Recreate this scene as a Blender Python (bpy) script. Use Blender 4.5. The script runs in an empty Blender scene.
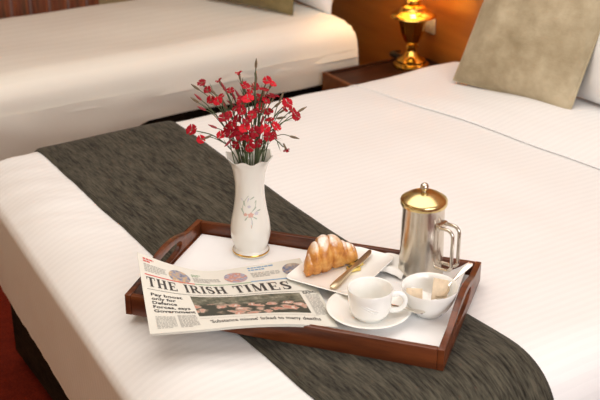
import bpy, bmesh, math, random
from mathutils import Vector, Matrix, noise, Euler

random.seed(7)
PI = math.pi
scn = bpy.context.scene
COL = scn.collection

# ------------------------------------------------------------------ camera
F_PX, PITCH, YAW, CAM_H = 1150.0, math.radians(24.8), math.radians(-31.9), 1.792
cam_d = bpy.data.cameras.new('camera')
cam = bpy.data.objects.new('camera', cam_d)
COL.objects.link(cam)
cam.location = (0, 0, CAM_H)
cam.rotation_euler = (PI / 2 - PITCH, 0, YAW)
cam_d.sensor_width = 36.0
cam_d.lens = F_PX / 600 * 36.0
cam_d.clip_end = 50
cam_d.dof.use_dof = True
cam_d.dof.focus_distance = 2.33
cam_d.dof.aperture_fstop = 6.3
scn.camera = cam

# ------------------------------------------------------------------ light and exposure
scn.view_settings.view_transform = 'Standard'
scn.view_settings.look = 'None'
scn.view_settings.gamma = 1.0
scn.view_settings.use_curve_mapping = False
scn.view_settings.exposure = 0.22

world = bpy.data.worlds.new('room_world')
scn.world = world
world.use_nodes = True
world.node_tree.nodes['Background'].inputs[0].default_value = (1.0, 0.86, 0.70, 1)
world.node_tree.nodes['Background'].inputs[1].default_value = 0.15


def area_light(name, loc, target, sx, sy, power, color):
    d = bpy.data.lights.new(name, 'AREA')
    d.shape = 'RECTANGLE'
    d.size, d.size_y, d.energy, d.color = sx, sy, power, color
    o = bpy.data.objects.new(name, d)
    COL.objects.link(o)
    o.location = loc
    o.rotation_euler = (Vector(target) - Vector(loc)).to_track_quat('-Z', 'Y').to_euler()
    return o


area_light('ceiling_lamp_light', (1.20, 2.10, 2.54), (1.20, 2.12, 0.6), 2.4, 2.4, 35, (1.0, 0.97, 0.92))
area_light('window_daylight', (0.9, -1.38, 1.55), (1.2, 1.6, 0.6), 2.4, 1.7, 78, (0.90, 0.95, 1.0))

area_light('added_foot_fill', (-1.55, 2.3, 1.5), (0.7, 2.2, 0.5), 0.8, 0.6, 4, (1.0, 0.66, 0.34))  # added warm fill to tan the bed's foot face, not a room lamp

# ------------------------------------------------------------------ pixel to point helpers (600 x 400 frame)
FW = Vector((math.sin(-YAW) * math.cos(PITCH), math.cos(YAW) * math.cos(PITCH), -math.sin(PITCH)))
RT = Vector((math.cos(YAW), math.sin(YAW), 0))
UP = RT.cross(FW)
CP = Vector((0, 0, CAM_H))
BACK = Vector((FW.x, FW.y, 0)).normalized()          # horizontal, away from the viewer


def ray(x, y):
    return FW * F_PX + RT * (x - 300) + UP * (200 - y)


def at(x, y, z):
    d = ray(x, y)
    return CP + d * ((z - CAM_H) / d.z)


def on_vertical(x, y, p, n):
    """point where the pixel's ray meets the vertical plane through p with normal n"""
    d = ray(x, y)
    return CP + d * ((p - CP).dot(n) / d.dot(n))


# ------------------------------------------------------------------ materials
def nt_new(name):
    m = bpy.data.materials.new(name)
    m.use_nodes = True
    nt = m.node_tree
    b = nt.nodes['Principled BSDF']
    return m, nt, b


def N(nt, kind, **kw):
    n = nt.nodes.new(kind)
    for k, v in kw.items():
        setattr(n, k, v)
    return n


def coords(nt, scale=(1, 1, 1), rot=(0, 0, 0), src='Object'):
    tc = N(nt, 'ShaderNodeTexCoord')
    mp = N(nt, 'ShaderNodeMapping')
    mp.inputs['Scale'].default_value = scale
    mp.inputs['Rotation'].default_value = rot
    nt.links.new(tc.outputs[src], mp.inputs['Vector'])
    return mp.outputs['Vector']


def ramp(nt, fac, stops):
    r = N(nt, 'ShaderNodeValToRGB')
    el = r.color_ramp.elements
    while len(el) < len(stops):
        el.new(0.5)
    for e, (p, c) in zip(el, stops):
        e.position = p
        e.color = (*c, 1)
    nt.links.new(fac, r.inputs['Fac'])
    return r.outputs['Color']


def noise_tex(nt, vec, scale, detail=3, rough=0.55):
    n = N(nt, 'ShaderNodeTexNoise')
    n.inputs['Scale'].default_value = scale
    n.inputs['Detail'].default_value = detail
    n.inputs['Roughness'].default_value = rough
    nt.links.new(vec, n.inputs['Vector'])
    return n.outputs['Fac']


def bump(nt, b, h, strength, dist=0.002):
    n = N(nt, 'ShaderNodeBump')
    n.inputs['Strength'].default_value = strength
    n.inputs['Distance'].default_value = dist
    nt.links.new(h, n.inputs['Height'])
    nt.links.new(n.outputs['Normal'], b.inputs['Normal'])


def plain(name, col, rough=0.5, metal=0.0, spec=0.5, var=0.06, scale=25, coat=0.0, sheen=0.0, sss=0.0):
    m, nt, b = nt_new(name)
    v = coords(nt)
    f = noise_tex(nt, v, scale)
    c1 = tuple(max(0, x * (1 - var)) for x in col)
    c2 = tuple(min(1, x * (1 + var)) for x in col)
    nt.links.new(ramp(nt, f, [(0.3, c1), (0.7, c2)]), b.inputs['Base Color'])
    b.inputs['Roughness'].default_value = rough
    b.inputs['Metallic'].default_value = metal
    b.inputs['Specular IOR Level'].default_value = spec
    b.inputs['Coat Weight'].default_value = coat
    b.inputs['Coat Roughness'].default_value = 0.08
    b.inputs['Sheen Weight'].default_value = sheen
    if sss:
        b.inputs['Subsurface Weight'].default_value = sss
        b.inputs['Subsurface Radius'].default_value = (0.01, 0.008, 0.006)
    return m


def math_node(nt, op, a, bv=None):
    n = N(nt, 'ShaderNodeMath', operation=op)
    for i, s in enumerate((a, bv)):
        if s is None:
            continue
        if isinstance(s, (int, float)):
            n.inputs[i].default_value = s
        else:
            nt.links.new(s, n.inputs[i])
    return n.outputs[0]


def linen(name, col, period=0.020, axis='Y', contrast=0.03):
    m, nt, b = nt_new(name)
    tc = N(nt, 'ShaderNodeTexCoord')
    sp = N(nt, 'ShaderNodeSeparateXYZ')
    nt.links.new(tc.outputs['Object'], sp.inputs[0])
    w = math_node(nt, 'SINE', math_node(nt, 'MULTIPLY', sp.outputs[axis], 2 * PI / period))
    w = math_node(nt, 'MULTIPLY', w, 3.0)
    w = math_node(nt, 'ADD', w, 0.5)
    cl = N(nt, 'ShaderNodeClamp')
    nt.links.new(w, cl.inputs[0])
    c1 = tuple(x * (1 - contrast) for x in col)
    nt.links.new(ramp(nt, cl.outputs[0], [(0, c1), (1, col)]), b.inputs['Base Color'])
    rr = N(nt, 'ShaderNodeMapRange')
    rr.inputs['To Min'].default_value = 0.62
    rr.inputs['To Max'].default_value = 0.48
    nt.links.new(cl.outputs[0], rr.inputs['Value'])
    nt.links.new(rr.outputs[0], b.inputs['Roughness'])
    wv = noise_tex(nt, coords(nt, (30, 60, 30)), 1.0, 3)
    h = math_node(nt, 'ADD', math_node(nt, 'MULTIPLY', cl.outputs[0], 0.25), wv)
    bump(nt, b, h, 0.18, 0.002)
    b.inputs['Sheen Weight'].default_value = 0.1
    b.inputs['Specular IOR Level'].default_value = 0.3
    return m


def streak_fabric(name, dark, light, scale, bump_s=0.5, sheen=0.25, src='Object'):
    """chenille: short streaks along one axis"""
    m, nt, b = nt_new(name)
    f1 = noise_tex(nt, coords(nt, scale, src=src), 1.0, 4, 0.65)
    f2 = noise_tex(nt, coords(nt, tuple(s * 0.22 for s in scale), src=src), 1.0, 2)
    f = math_node(nt, 'ADD', math_node(nt, 'MULTIPLY', f1, 0.7), math_node(nt, 'MULTIPLY', f2, 0.3))
    nt.links.new(ramp(nt, f, [(0.38, dark), (0.62, light)]), b.inputs['Base Color'])
    b.inputs['Roughness'].default_value = 0.85
    b.inputs['Sheen Weight'].default_value = sheen
    b.inputs['Sheen Roughness'].default_value = 0.4
    b.inputs['Specular IOR Level'].default_value = 0.15
    bump(nt, b, f1, bump_s, 0.003)
    return m


def velvet(name, dark, light, rib=None):
    m, nt, b = nt_new(name)
    v = coords(nt)
    f = noise_tex(nt, v, 9, 5, 0.65)
    nt.links.new(ramp(nt, f, [(0.32, dark), (0.68, light)]), b.inputs['Base Color'])
    b.inputs['Roughness'].default_value = 0.75
    b.inputs['Sheen Weight'].default_value = 0.5
    b.inputs['Sheen Roughness'].default_value = 0.35
    b.inputs['Sheen Tint'].default_value = (1.0, 0.92, 0.78, 1)
    b.inputs['Specular IOR Level'].default_value = 0.15
    f2 = noise_tex(nt, coords(nt, (1.0, 1, 3)), 70, 4)
    bump(nt, b, f2, 0.5, 0.003)
    return m


def wood(name, dark, light, scale=(3, 40, 40), rough=0.28, coat=0.3, spec=0.5):
    m, nt, b = nt_new(name)
    f = noise_tex(nt, coords(nt, scale), 1.0, 6, 0.6)
    f2 = noise_tex(nt, coords(nt, tuple(s * 0.25 for s in scale)), 1.0, 2)
    f = math_node(nt, 'ADD', math_node(nt, 'MULTIPLY', f, 0.6), math_node(nt, 'MULTIPLY', f2, 0.4))
    nt.links.new(ramp(nt, f, [(0.36, dark), (0.64, light)]), b.inputs['Base Color'])
    b.inputs['Roughness'].default_value = rough
    b.inputs['Coat Weight'].default_value = coat
    b.inputs['Coat Roughness'].default_value = 0.15
    b.inputs['Specular IOR Level'].default_value = spec
    bump(nt, b, f, 0.08, 0.001)
    return m


def croissant_mat():
    m, nt, b = nt_new('croissant_crust')
    v = coords(nt)
    f = noise_tex(nt, v, 45, 4)
    base = ramp(nt, f, [(0.3, (0.34, 0.10, 0.018)), (0.5, (0.60, 0.25, 0.05)), (0.72, (0.78, 0.45, 0.14))])
    # icing sugar lies where the crust faces up
    g = N(nt, 'ShaderNodeNewGeometry')
    sp = N(nt, 'ShaderNodeSeparateXYZ')
    nt.links.new(g.outputs['Normal'], sp.inputs[0])
    f2 = noise_tex(nt, v, 70, 5, 0.7)
    f3 = noise_tex(nt, v, 28, 2)
    s = math_node(nt, 'MULTIPLY', sp.outputs['Z'], math_node(nt, 'ADD', f2, f3))
    mr = N(nt, 'ShaderNodeMapRange')
    mr.inputs['From Min'].default_value = 0.54
    mr.inputs['From Max'].default_value = 1.0
    nt.links.new(s, mr.inputs['Value'])
    mx = N(nt, 'ShaderNodeMix', data_type='RGBA')
    nt.links.new(mr.outputs[0], mx.inputs['Factor'])
    nt.links.new(base, mx.inputs['A'])
    mx.inputs['B'].default_value = (0.90, 0.84, 0.76, 1)
    nt.links.new(mx.outputs['Result'], b.inputs['Base Color'])
    b.inputs['Roughness'].default_value = 0.45
    bump(nt, b, f, 0.4, 0.002)
    return m


def photo_print(name, stops, scale, seed, stretch=(1, 1, 1)):
    m, nt, b = nt_new(name)
    tc = N(nt, 'ShaderNodeTexCoord')
    mp = N(nt, 'ShaderNodeMapping')
    mp.inputs['Scale'].default_value = stretch
    mp.inputs['Location'].default_value = (seed, seed * 0.7, 0)
    nt.links.new(tc.outputs['UV'], mp.inputs['Vector'])
    f = noise_tex(nt, mp.outputs['Vector'], scale, 3, 0.6)
    nt.links.new(ramp(nt, f, stops), b.inputs['Base Color'])
    b.inputs['Roughness'].default_value = 0.7
    return m


def petal_mat():
    m, nt, b = nt_new('petal_red')
    oi = N(nt, 'ShaderNodeObjectInfo')
    nt.links.new(ramp(nt, oi.outputs['Random'], [(0, (0.22, 0.002, 0.010)), (0.5, (0.42, 0.004, 0.014)), (1, (0.60, 0.012, 0.025))]), b.inputs['Base Color'])
    b.inputs['Roughness'].default_value = 0.7
    b.inputs['Specular IOR Level'].default_value = 0.2
    return m


M = {
    'linen': linen('white_striped_linen', (0.86, 0.84, 0.82)),
    'linen2': linen('ivory_striped_linen', (0.84, 0.79, 0.70), 0.05, 'Y', 0.025),
    'pillow': plain('white_cotton', (0.86, 0.85, 0.85), 0.65, var=0.02),
    'mattress': plain('mattress_ticking', (0.75, 0.70, 0.66), 0.8, var=0.03),
    'runner': streak_fabric('charcoal_chenille', (0.015, 0.0135, 0.010), (0.098, 0.087, 0.062), (230, 22, 1), 0.5, 0.1, 'UV'),
    'base': streak_fabric('dark_bed_base_fabric', (0.006, 0.005, 0.004), (0.040, 0.029, 0.020), (40, 40, 160), 0.5, 0.0),
    'velvet': velvet('taupe_velvet', (0.30, 0.235, 0.14), (0.50, 0.415, 0.28)),
    'olive': velvet('olive_gold_velvet', (0.08, 0.055, 0.02), (0.26, 0.20, 0.09)),
    'tray_wood': wood('mahogany_tray', (0.055, 0.011, 0.003), (0.18, 0.045, 0.011), (6, 60, 60), 0.36, 0.12),
    'wall_wood': wood('red_wood_panel', (0.24, 0.074, 0.012), (0.42, 0.15, 0.024), (14, 1.5, 14), 0.4, 0.2),
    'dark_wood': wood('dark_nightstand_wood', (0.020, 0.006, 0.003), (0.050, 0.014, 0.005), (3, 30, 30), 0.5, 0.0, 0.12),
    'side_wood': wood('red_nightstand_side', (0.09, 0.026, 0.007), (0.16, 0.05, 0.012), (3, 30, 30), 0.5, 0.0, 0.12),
    'paper': plain('newsprint', (0.72, 0.69, 0.61), 0.85, var=0.03, scale=8, spec=0.2),
    'liner': plain('white_paper_liner', (0.93, 0.92, 0.91), 0.7, var=0.01),
    'napkin': plain('white_napkin', (0.93, 0.91, 0.87), 0.8, var=0.02),
    'ink': plain('black_ink', (0.055, 0.048, 0.042), 0.7, var=0.1),
    'grey_ink': plain('grey_text_ink', (0.42, 0.40, 0.36), 0.8, var=0.15),
    'red_ink': plain('red_ink', (0.62, 0.09, 0.08), 0.7),
    'blue_ink': plain('blue_ink', (0.20, 0.34, 0.52), 0.7),
    'green_ink': plain('green_ink', (0.25, 0.38, 0.22), 0.7),
    'porcelain': plain('white_porcelain', (0.93, 0.91, 0.86), 0.12, var=0.01, coat=0.5, sss=0.05),
    'vase': plain('ivory_china', (0.83, 0.80, 0.73), 0.12, var=0.01, coat=0.6, sss=0.05),
    'gold': plain('gilt', (0.72, 0.46, 0.12), 0.22, 1.0, var=0.04),
    'brass': plain('polished_brass', (0.86, 0.56, 0.12), 0.14, 1.0, var=0.03),
    'lid_reflection': plain('lid_warm_reflection', (0.72, 0.57, 0.27), 0.24, 1.0, var=0.03),  # steel lid; warm reflection of the room put into its base colour
    'steel': plain('brushed_steel', (0.66, 0.61, 0.53), 0.24, 1.0, var=0.04, scale=60),
    'cutlery': plain('warm_silver_cutlery', (0.60, 0.50, 0.34), 0.28, 1.0, var=0.04),
    'silver': plain('silver_cutlery', (0.78, 0.74, 0.68), 0.18, 1.0, var=0.03),
    'croissant': croissant_mat(),
    'foil': plain('gold_butter_foil', (0.78, 0.60, 0.18), 0.3, 0.7, var=0.2, scale=180),
    'foil_dark': plain('dark_green_foil_print', (0.06, 0.07, 0.03), 0.4),
    'sachet': plain('white_sugar_sachet', (0.88, 0.86, 0.82), 0.6, var=0.02),
    'sachet_b': plain('brown_sugar_sachet', (0.66, 0.52, 0.36), 0.6, var=0.1, scale=120),
    'stem': plain('grey_green_stem', (0.095, 0.12, 0.055), 0.7, var=0.2),
    'calyx': plain('calyx_brown_green', (0.16, 0.11, 0.06), 0.7, var=0.2),
    'budred': plain('dark_red_bud', (0.30, 0.02, 0.03), 0.6),
    'petal': petal_mat(),
    'carpet': streak_fabric('red_carpet', (0.10, 0.008, 0.003), (0.22, 0.020, 0.006), (160, 160, 160), 0.8, 0.0),
    'wallpaint': plain('ochre_wall_paint', (0.68, 0.52, 0.27), 0.85, var=0.03, scale=6),
    'cream': plain('cream_ceiling_paint', (0.84, 0.80, 0.72), 0.9, var=0.02, scale=4),
    'plastic': plain('ivory_plastic', (0.80, 0.72, 0.58), 0.4, var=0.02),
    'black': plain('black_plastic', (0.012, 0.011, 0.010), 0.35),
    'pinkdec': plain('painted_pink', (0.72, 0.42, 0.34), 0.3),
    'greendec': plain('painted_sage', (0.42, 0.47, 0.38), 0.3),
    'lilacdec': plain('painted_lilac', (0.60, 0.56, 0.60), 0.3),
    'embossed': plain('porcelain_relief', (0.84, 0.82, 0.77), 0.12, var=0.01, coat=0.5),
}


def curtain_mat():
    m, nt, b = nt_new('rust_striped_curtain')
    f = noise_tex(nt, coords(nt, (55, 1, 2.0)), 1.0, 3, 0.6)
    nt.links.new(ramp(nt, f, [(0.30, (0.045, 0.040, 0.020)), (0.42, (0.22, 0.055, 0.022)), (0.52, (0.42, 0.13, 0.05)), (0.62, (0.16, 0.07, 0.03)), (0.75, (0.46, 0.22, 0.09))]), b.inputs['Base Color'])
    b.inputs['Roughness'].default_value = 0.8
    b.inputs['Sheen Weight'].default_value = 0.3
    return m


M['curtain'] = curtain_mat()


def shade_mat():
    m, nt, b = nt_new('cream_lamp_shade')
    b.inputs['Base Color'].default_value = (0.85, 0.72, 0.50, 1)
    b.inputs['Roughness'].default_value = 0.8
    b.inputs['Transmission Weight'].default_value = 0.0
    f = noise_tex(nt, coords(nt, (80, 80, 20)), 1.0)
    bump(nt, b, f, 0.2, 0.001)
    tr = N(nt, 'ShaderNodeBsdfTranslucent')
    tr.inputs['Color'].default_value = (0.9, 0.65, 0.35, 1)
    mx = N(nt, 'ShaderNodeMixShader')
    mx.inputs[0].default_value = 0.5
    nt.links.new(b.outputs[0], mx.inputs[1])
    nt.links.new(tr.outputs[0], mx.inputs[2])
    nt.links.new(mx.outputs[0], nt.nodes['Material Output'].inputs['Surface'])
    return m


M['shade'] = shade_mat()


def bulb_mat():
    m, nt, b = nt_new('warm_bulb')
    b.inputs['Base Color'].default_value = (1, 0.9, 0.7, 1)
    b.inputs['Emission Color'].default_value = (1, 0.75, 0.4, 1)
    b.inputs['Emission Strength'].default_value = 12
    return m


M['bulb'] = bulb_mat()


# ------------------------------------------------------------------ mesh helpers
class MB:
    def __init__(self):
        self.v, self.f = [], []

    def add(self, vs, fs):
        o = len(self.v)
        self.v += [Vector(p) for p in vs]
        self.f += [tuple(i + o for i in q) for q in fs]
        return self

    def grid(self, fn, nu, nv, closed_u=False, closed_v=False):
        vs = []
        cu = nu if closed_u else nu + 1
        cv = nv if closed_v else nv + 1
        for j in range(cv):
            for i in range(cu):
                vs.append(fn(i / nu, j / nv))
        fs = []
        for j in range(nv):
            for i in range(nu):
                a, b_ = i, (i + 1) % cu
                c, d = j, (j + 1) % cv
                fs.append((c * cu + a, c * cu + b_, d * cu + b_, d * cu + a))
        return self.add(vs, fs)

    def lathe(self, prof, seg=40, fn=None, cap0=False, cap1=False):
        vs, fs = [], []
        for j, (r, z) in enumerate(prof):
            for i in range(seg):
                a = 2 * PI * i / seg
                rr, zz = (r, z) if fn is None else fn(r, z, a, j)
                vs.append((rr * math.cos(a), rr * math.sin(a), zz))
        for j in range(len(prof) - 1):
            for i in range(seg):
                k = (i + 1) % seg
                fs.append((j * seg + i, j * seg + k, (j + 1) * seg + k, (j + 1) * seg + i))
        if cap0:
            fs.append(tuple(reversed(range(seg))))
        if cap1:
            fs.append(tuple(range((len(prof) - 1) * seg, len(prof) * seg)))
        return self.add(vs, fs)

    def tube(self, path, rad, seg=8, cap=True):
        path = [Vector(p) for p in path]
        n = len(path)
        rads = rad if isinstance(rad, (list, tuple)) else [rad] * n
        vs, fs = [], []
        t0 = (path[1] - path[0]).normalized()
        ref = Vector((0, 0, 1)) if abs(t0.z) < 0.9 else Vector((1, 0, 0))
        nrm = t0.cross(ref).normalized()
        for j in range(n):
            a = path[max(0, j - 1)]
            c = path[min(n - 1, j + 1)]
            t = (c - a).normalized()
            nrm = (nrm - t * nrm.dot(t)).normalized()
            bi = t.cross(nrm)
            for i in range(seg):
                an = 2 * PI * i / seg
                vs.append(path[j] + (nrm * math.cos(an) + bi * math.sin(an)) * rads[j])
        for j in range(n - 1):
            for i in range(seg):
                k = (i + 1) % seg
                fs.append((j * seg + i, j * seg + k, (j + 1) * seg + k, (j + 1) * seg + i))
        if cap:
            fs.append(tuple(reversed(range(seg))))
            fs.append(tuple(range((n - 1) * seg, n * seg)))
        return self.add(vs, fs)

    def box(self, lo, hi):
        x0, y0, z0 = lo
        x1, y1, z1 = hi
        return self.add([(x0, y0, z0), (x1, y0, z0), (x1, y1, z0), (x0, y1, z0), (x0, y0, z1), (x1, y0, z1), (x1, y1, z1), (x0, y1, z1)],
                        [(0, 3, 2, 1), (4, 5, 6, 7), (0, 1, 5, 4), (1, 2, 6, 5), (2, 3, 7, 6), (3, 0, 4, 7)])

    def prism(self, poly, z0, z1):
        n = len(poly)
        vs = [(x, y, z0) for x, y in poly] + [(x, y, z1) for x, y in poly]
        fs = [tuple(reversed(range(n))), tuple(range(n, 2 * n))]
        fs += [(i, (i + 1) % n, (i + 1) % n + n, i + n) for i in range(n)]
        return self.add(vs, fs)

    def xform(self, mat):
        self.v = [mat @ p for p in self.v]
        return self

    def build(self, name, mat, parent=None, smooth=True, bevel=0.0, bseg=2, uvs=None, sharp=None):
        me = bpy.data.meshes.new(name)
        me.from_pydata([tuple(p) for p in self.v], [], self.f)
        bm = bmesh.new()
        bm.from_mesh(me)
        if bevel:
            ed = [e for e in bm.edges if len(e.link_faces) == 2 and e.calc_face_angle(0) > 0.5]
            bmesh.ops.bevel(bm, geom=ed, offset=bevel, segments=bseg, affect='EDGES', profile=0.5, clamp_overlap=True)
        bmesh.ops.recalc_face_normals(bm, faces=bm.faces)
        bm.to_mesh(me)
        bm.free()
        if smooth:
            me.shade_smooth()
            me.set_sharp_from_angle(angle=math.radians(sharp or 42))
        if uvs:
            uv = me.uv_layers.new(name='uv')
            for lp in me.loops:
                uv.data[lp.index].uv = uvs[lp.vertex_index]
        me.materials.append(M[mat] if isinstance(mat, str) else mat)
        o = bpy.data.objects.new(name, me)
        COL.objects.link(o)
        if parent:
            o.parent = parent
        return o


def tag(o, label, cat, group=None):
    o['label'] = label
    o['category'] = cat
    if group:
        o['group'] = group
    return o


def thing(name, label, cat, loc=(0, 0, 0), rz=0.0, group=None):
    o = bpy.data.objects.new(name, None)
    COL.objects.link(o)
    o.location = loc
    o.rotation_euler = (0, 0, rz)
    o.empty_display_size = 0.05
    return tag(o, label, cat, group)


def struct(o):
    o['kind'] = 'structure'
    return o


def catmull(p, t):
    """smooth curve through list p at t in 0..1"""
    n = len(p) - 1
    x = min(max(t, 0), 1) * n
    i = min(int(x), n - 1)
    f = x - i
    g = lambda k: p[min(max(k, 0), n)]
    p0 = g(i - 1) if i > 0 else 2 * p[0] - p[1]
    p3 = g(i + 2) if i + 2 <= n else 2 * p[n] - p[n - 1]
    p1, p2 = p[i], p[i + 1]
    return 0.5 * (2 * p1 + (p2 - p0) * f + (2 * p0 - 5 * p1 + 4 * p2 - p3) * f * f + (3 * p1 - p0 - 3 * p2 + p3) * f ** 3)


def sub(p, q):
    return Vector(p) - Vector(q)


# ------------------------------------------------------------------ the room
WX, FY, NX, NY, CZ = 2.60, 4.78, -1.7, -1.5, 2.6
struct(MB().box((NX, NY, -0.06), (WX + 0.1, FY + 0.1, 0.0)).build('floor', 'carpet', smooth=False))
struct(MB().box((NX, NY, CZ), (WX + 0.1, FY + 0.1, CZ + 0.06)).build('ceiling', 'cream', smooth=False))
struct(MB().box((WX, NY, 0), (WX + 0.1, FY + 0.1, CZ)).build('wall_head', 'wall_wood', smooth=False))
struct(MB().box((NX, FY, 0), (WX, FY + 0.1, CZ)).build('wall_far', 'wallpaint', smooth=False))
struct(MB().box((NX - 0.1, NY, 0), (NX, FY, CZ)).build('wall_foot', 'wallpaint', smooth=False))
struct(MB().box((NX - 0.1, NY - 0.1, 0), (WX + 0.1, NY, CZ)).build('wall_near', 'cream', smooth=False))

# ------------------------------------------------------------------ double bed
Z0 = 0.638                        # top of the bed cover
BX0, BX1, BY0, BY1 = 0.73, 2.57, 1.232, 2.80


def edge(d, r, n=2.4):
    L = r * 1.5708
    if d <= 0:
        return 0.0, 0.0
    if d < L:
        t = d / L * PI / 2
        return r * math.sin(t) ** (2 / n), r * (1 - math.cos(t) ** (2 / n))
    return r, r + (d - L)


R_FOOT, R_NEAR, R_FAR = 0.11, 0.14, 0.08


def ripple(x, y):
    v = Vector((x * 2.2, y * 2.2, 0.3))
    z = 0.006 * noise.noise(v) + 0.003 * noise.noise(v * 2.7)
    # soft creases running towards the foot edge
    k = max(0.0, min(1.0, (0.98 - x) / 0.16))
    c = noise.noise(Vector((x * 2.0, y * 21.0 + x * 16, 4.0)))
    z += 0.0035 * k * (abs(c) ** 0.7) * (1 if c > 0 else -0.6)
    # long soft fold lines across the middle of the bed
    c2 = noise.noise(Vector((x * 9.0 + y * 1.5, y * 1.6, 9.0)))
    z += 0.0035 * c2 * max(0.0, min(1.0, (x - 1.25) / 0.2))
    return z


def foot_start(b):
    """where the top begins to slope to the foot; the cover is pulled out a little towards the near corner"""
    return 0.655 + 0.070 * (min(max(b, BY0), BY1) - 1.67) + 0.17


def foot_edge(d):
    if d <= 0:
        return 0.0, 0.0
    if d < 0.16:
        t = d / 0.16
        return d, 0.048 * t ** 2.4
    if d < 0.185:
        k = (d - 0.16) / 0.025
        return 0.16 + 0.010 * math.sin(k * PI / 2), 0.048 + 0.022 * k
    return 0.17 - 0.07 * (d - 0.185), 0.07 + (d - 0.185)


def cover(a, b):
    """bed cover surface: a runs along the bed (less than BX0 + r hangs over the foot), b across it"""
    fs_ = foot_start(b)
    dx, drop_x = foot_edge(fs_ - a)
    x = a if a > fs_ else fs_ - dx
    drop_y = 0.0
    if b < BY0 + R_NEAR:
        dy, drop_y = edge(BY0 + R_NEAR - b, R_NEAR)
        y = BY0 + R_NEAR - dy
    elif b > BY1 - R_FAR:
        dy, drop_y = edge(b - BY1 + R_FAR, R_FAR)
        y = BY1 - R_FAR + dy
    else:
        y = b
    drop = max(drop_x, drop_y)
    w = ripple(a, b)
    hang = min(1.0, drop / 0.2)
    if drop_x > drop_y:
        x -= hang * w * 0.7
    elif drop_y > 0:
        y += (w if b > 2 else -w) * hang * 1.2
    return Vector((x, y, Z0 - drop + w * (1 - hang)))


bed = thing('double_bed', 'double bed with dark fabric base standing on the red carpet', 'bed', (1.65, 2.0, 0))


def at_parent(mb, loc):
    for p in mb.v:
        p -= Vector(loc)
    return mb


bl = (1.65, 2.0, 0)
at_parent(MB().box((0.785, 1.28, 0.03), (2.56, 2.795, 0.34)), bl).build('bed_base', 'base', bed, bevel=0.012)
at_parent(MB().box((0.775, 1.30, 0.345), (2.56, 2.76, 0.605)), bl).build('mattress', 'mattress', bed, bevel=0.05, bseg=4)
for x, y in ((0.85, 1.36), (2.48, 1.36), (0.85, 2.70), (2.48, 2.70)):
    at_parent(MB().lathe([(0.025, 0.0), (0.028, 0.032)], 16, cap0=True, cap1=True).xform(Matrix.Translation((x, y, 0))), bl).build('foot', 'black', bed)

na, nb = 160, 240
A_TOP = BX1


def cover_uv(u, v):
    b0, b1 = BY0 + R_NEAR - 0.46, BY1 - R_FAR + 0.30
    b = b0 + (b1 - b0) * v
    fs_ = foot_start(b)
    foot = fs_ - 0.468
    if u < 0.15:
        a = foot + 0.270 * (u / 0.15)
    elif u < 0.40:
        a = fs_ - 0.198 + 0.218 * (u - 0.15) / 0.25
    else:
        a = fs_ + 0.02 + (A_TOP - fs_ - 0.02) * (u - 0.40) / 0.60
    return cover(a, b)


spread = thing('bed_cover', 'white satin striped cover spread over the near double bed', 'bed cover', (1.65, 2.0, Z0))
bs = (1.65, 2.0, Z0)
at_parent(MB().grid(cover_uv, na, nb), bs).build('cover_sheet', 'linen', spread)


# turned-down fold of the cover below the cushion
HEM0, HEM1 = at(374, 88, Z0 + 0.01), at(640, 179, Z0 + 0.01)      # far end and near end of its edge


def fold_uv(u, v):
    """u 0..1 from the underside of the edge over its rounded lip to the head, v across the bed"""
    b0, b1 = BY0 + R_NEAR - 0.30, BY1 - R_FAR + 0.15
    b = b0 + (b1 - b0) * v
    xe = HEM0.x + (HEM1.x - HEM0.x) * (HEM0.y - b) / (HEM0.y - HEM1.y)
    xe += 0.008 * noise.noise(Vector((0, b * 5, 2)))
    prof = [(0.06, 0.001), (0.03, 0.002), (0.010, 0.0015), (0.0, 0.0030), (0.002, 0.0070), (0.03, 0.012), (0.08, 0.022), (0.14, 0.030), (0.20, 0.034), (0.26, 0.034), (0.34, 0.030), (0.40, 0.03)]
    t = u * (len(prof) - 1)
    i = min(int(t), len(prof) - 2)
    f = t - i
    px = prof[i][0] * (1 - f) + prof[i + 1][0] * f
    pz = prof[i][1] * (1 - f) + prof[i + 1][1] * f
    a = xe + px
    p = cover(a, b)
    kf = max(0.0, min(1.0, (b - 2.30) / 0.40))
    kf = kf * kf * (3 - 2 * kf)
    pz = pz * (1 - 0.75 * kf) if pz > 0.009 else pz * (1 - 0.5 * kf)
    ex = max(0, pz - 0.018)
    pz = pz + ex * 0.25 * noise.noise(Vector((a * 3, b * 4, 6)))
    # raise away from the cover along its outward direction
    if b > BY1 - R_FAR:
        k = min(1, (b - BY1 + R_FAR) / (R_FAR * 1.57))
        n = Vector((0, math.sin(k * PI / 2), math.cos(k * PI / 2)))
        pz = min(pz, 0.02 + (pz - 0.02) * (1 - 0.6 * k)) if pz > 0.02 else pz
    elif b < BY0 + R_NEAR:
        k = min(1, (BY0 + R_NEAR - b) / (R_NEAR * 1.57))
        n = Vector((0, -math.sin(k * PI / 2), math.cos(k * PI / 2)))
    else:
        n = Vector((0, 0, 1))
    p = p + n * pz
    p.x = min(p.x, BX1)
    return p


at_parent(MB().grid(fold_uv, 55, 90), bs).build('turned_down_fold', 'linen', spread)

# ------------------------------------------------------------------ bed runner
RX0, RX1 = 0.896, 1.292


def normal_of(fn, a, b, e=0.004):
    n = (fn(a + e, b) - fn(a - e, b)).cross(fn(a, b + e) - fn(a, b - e))
    return n.normalized()


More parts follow.
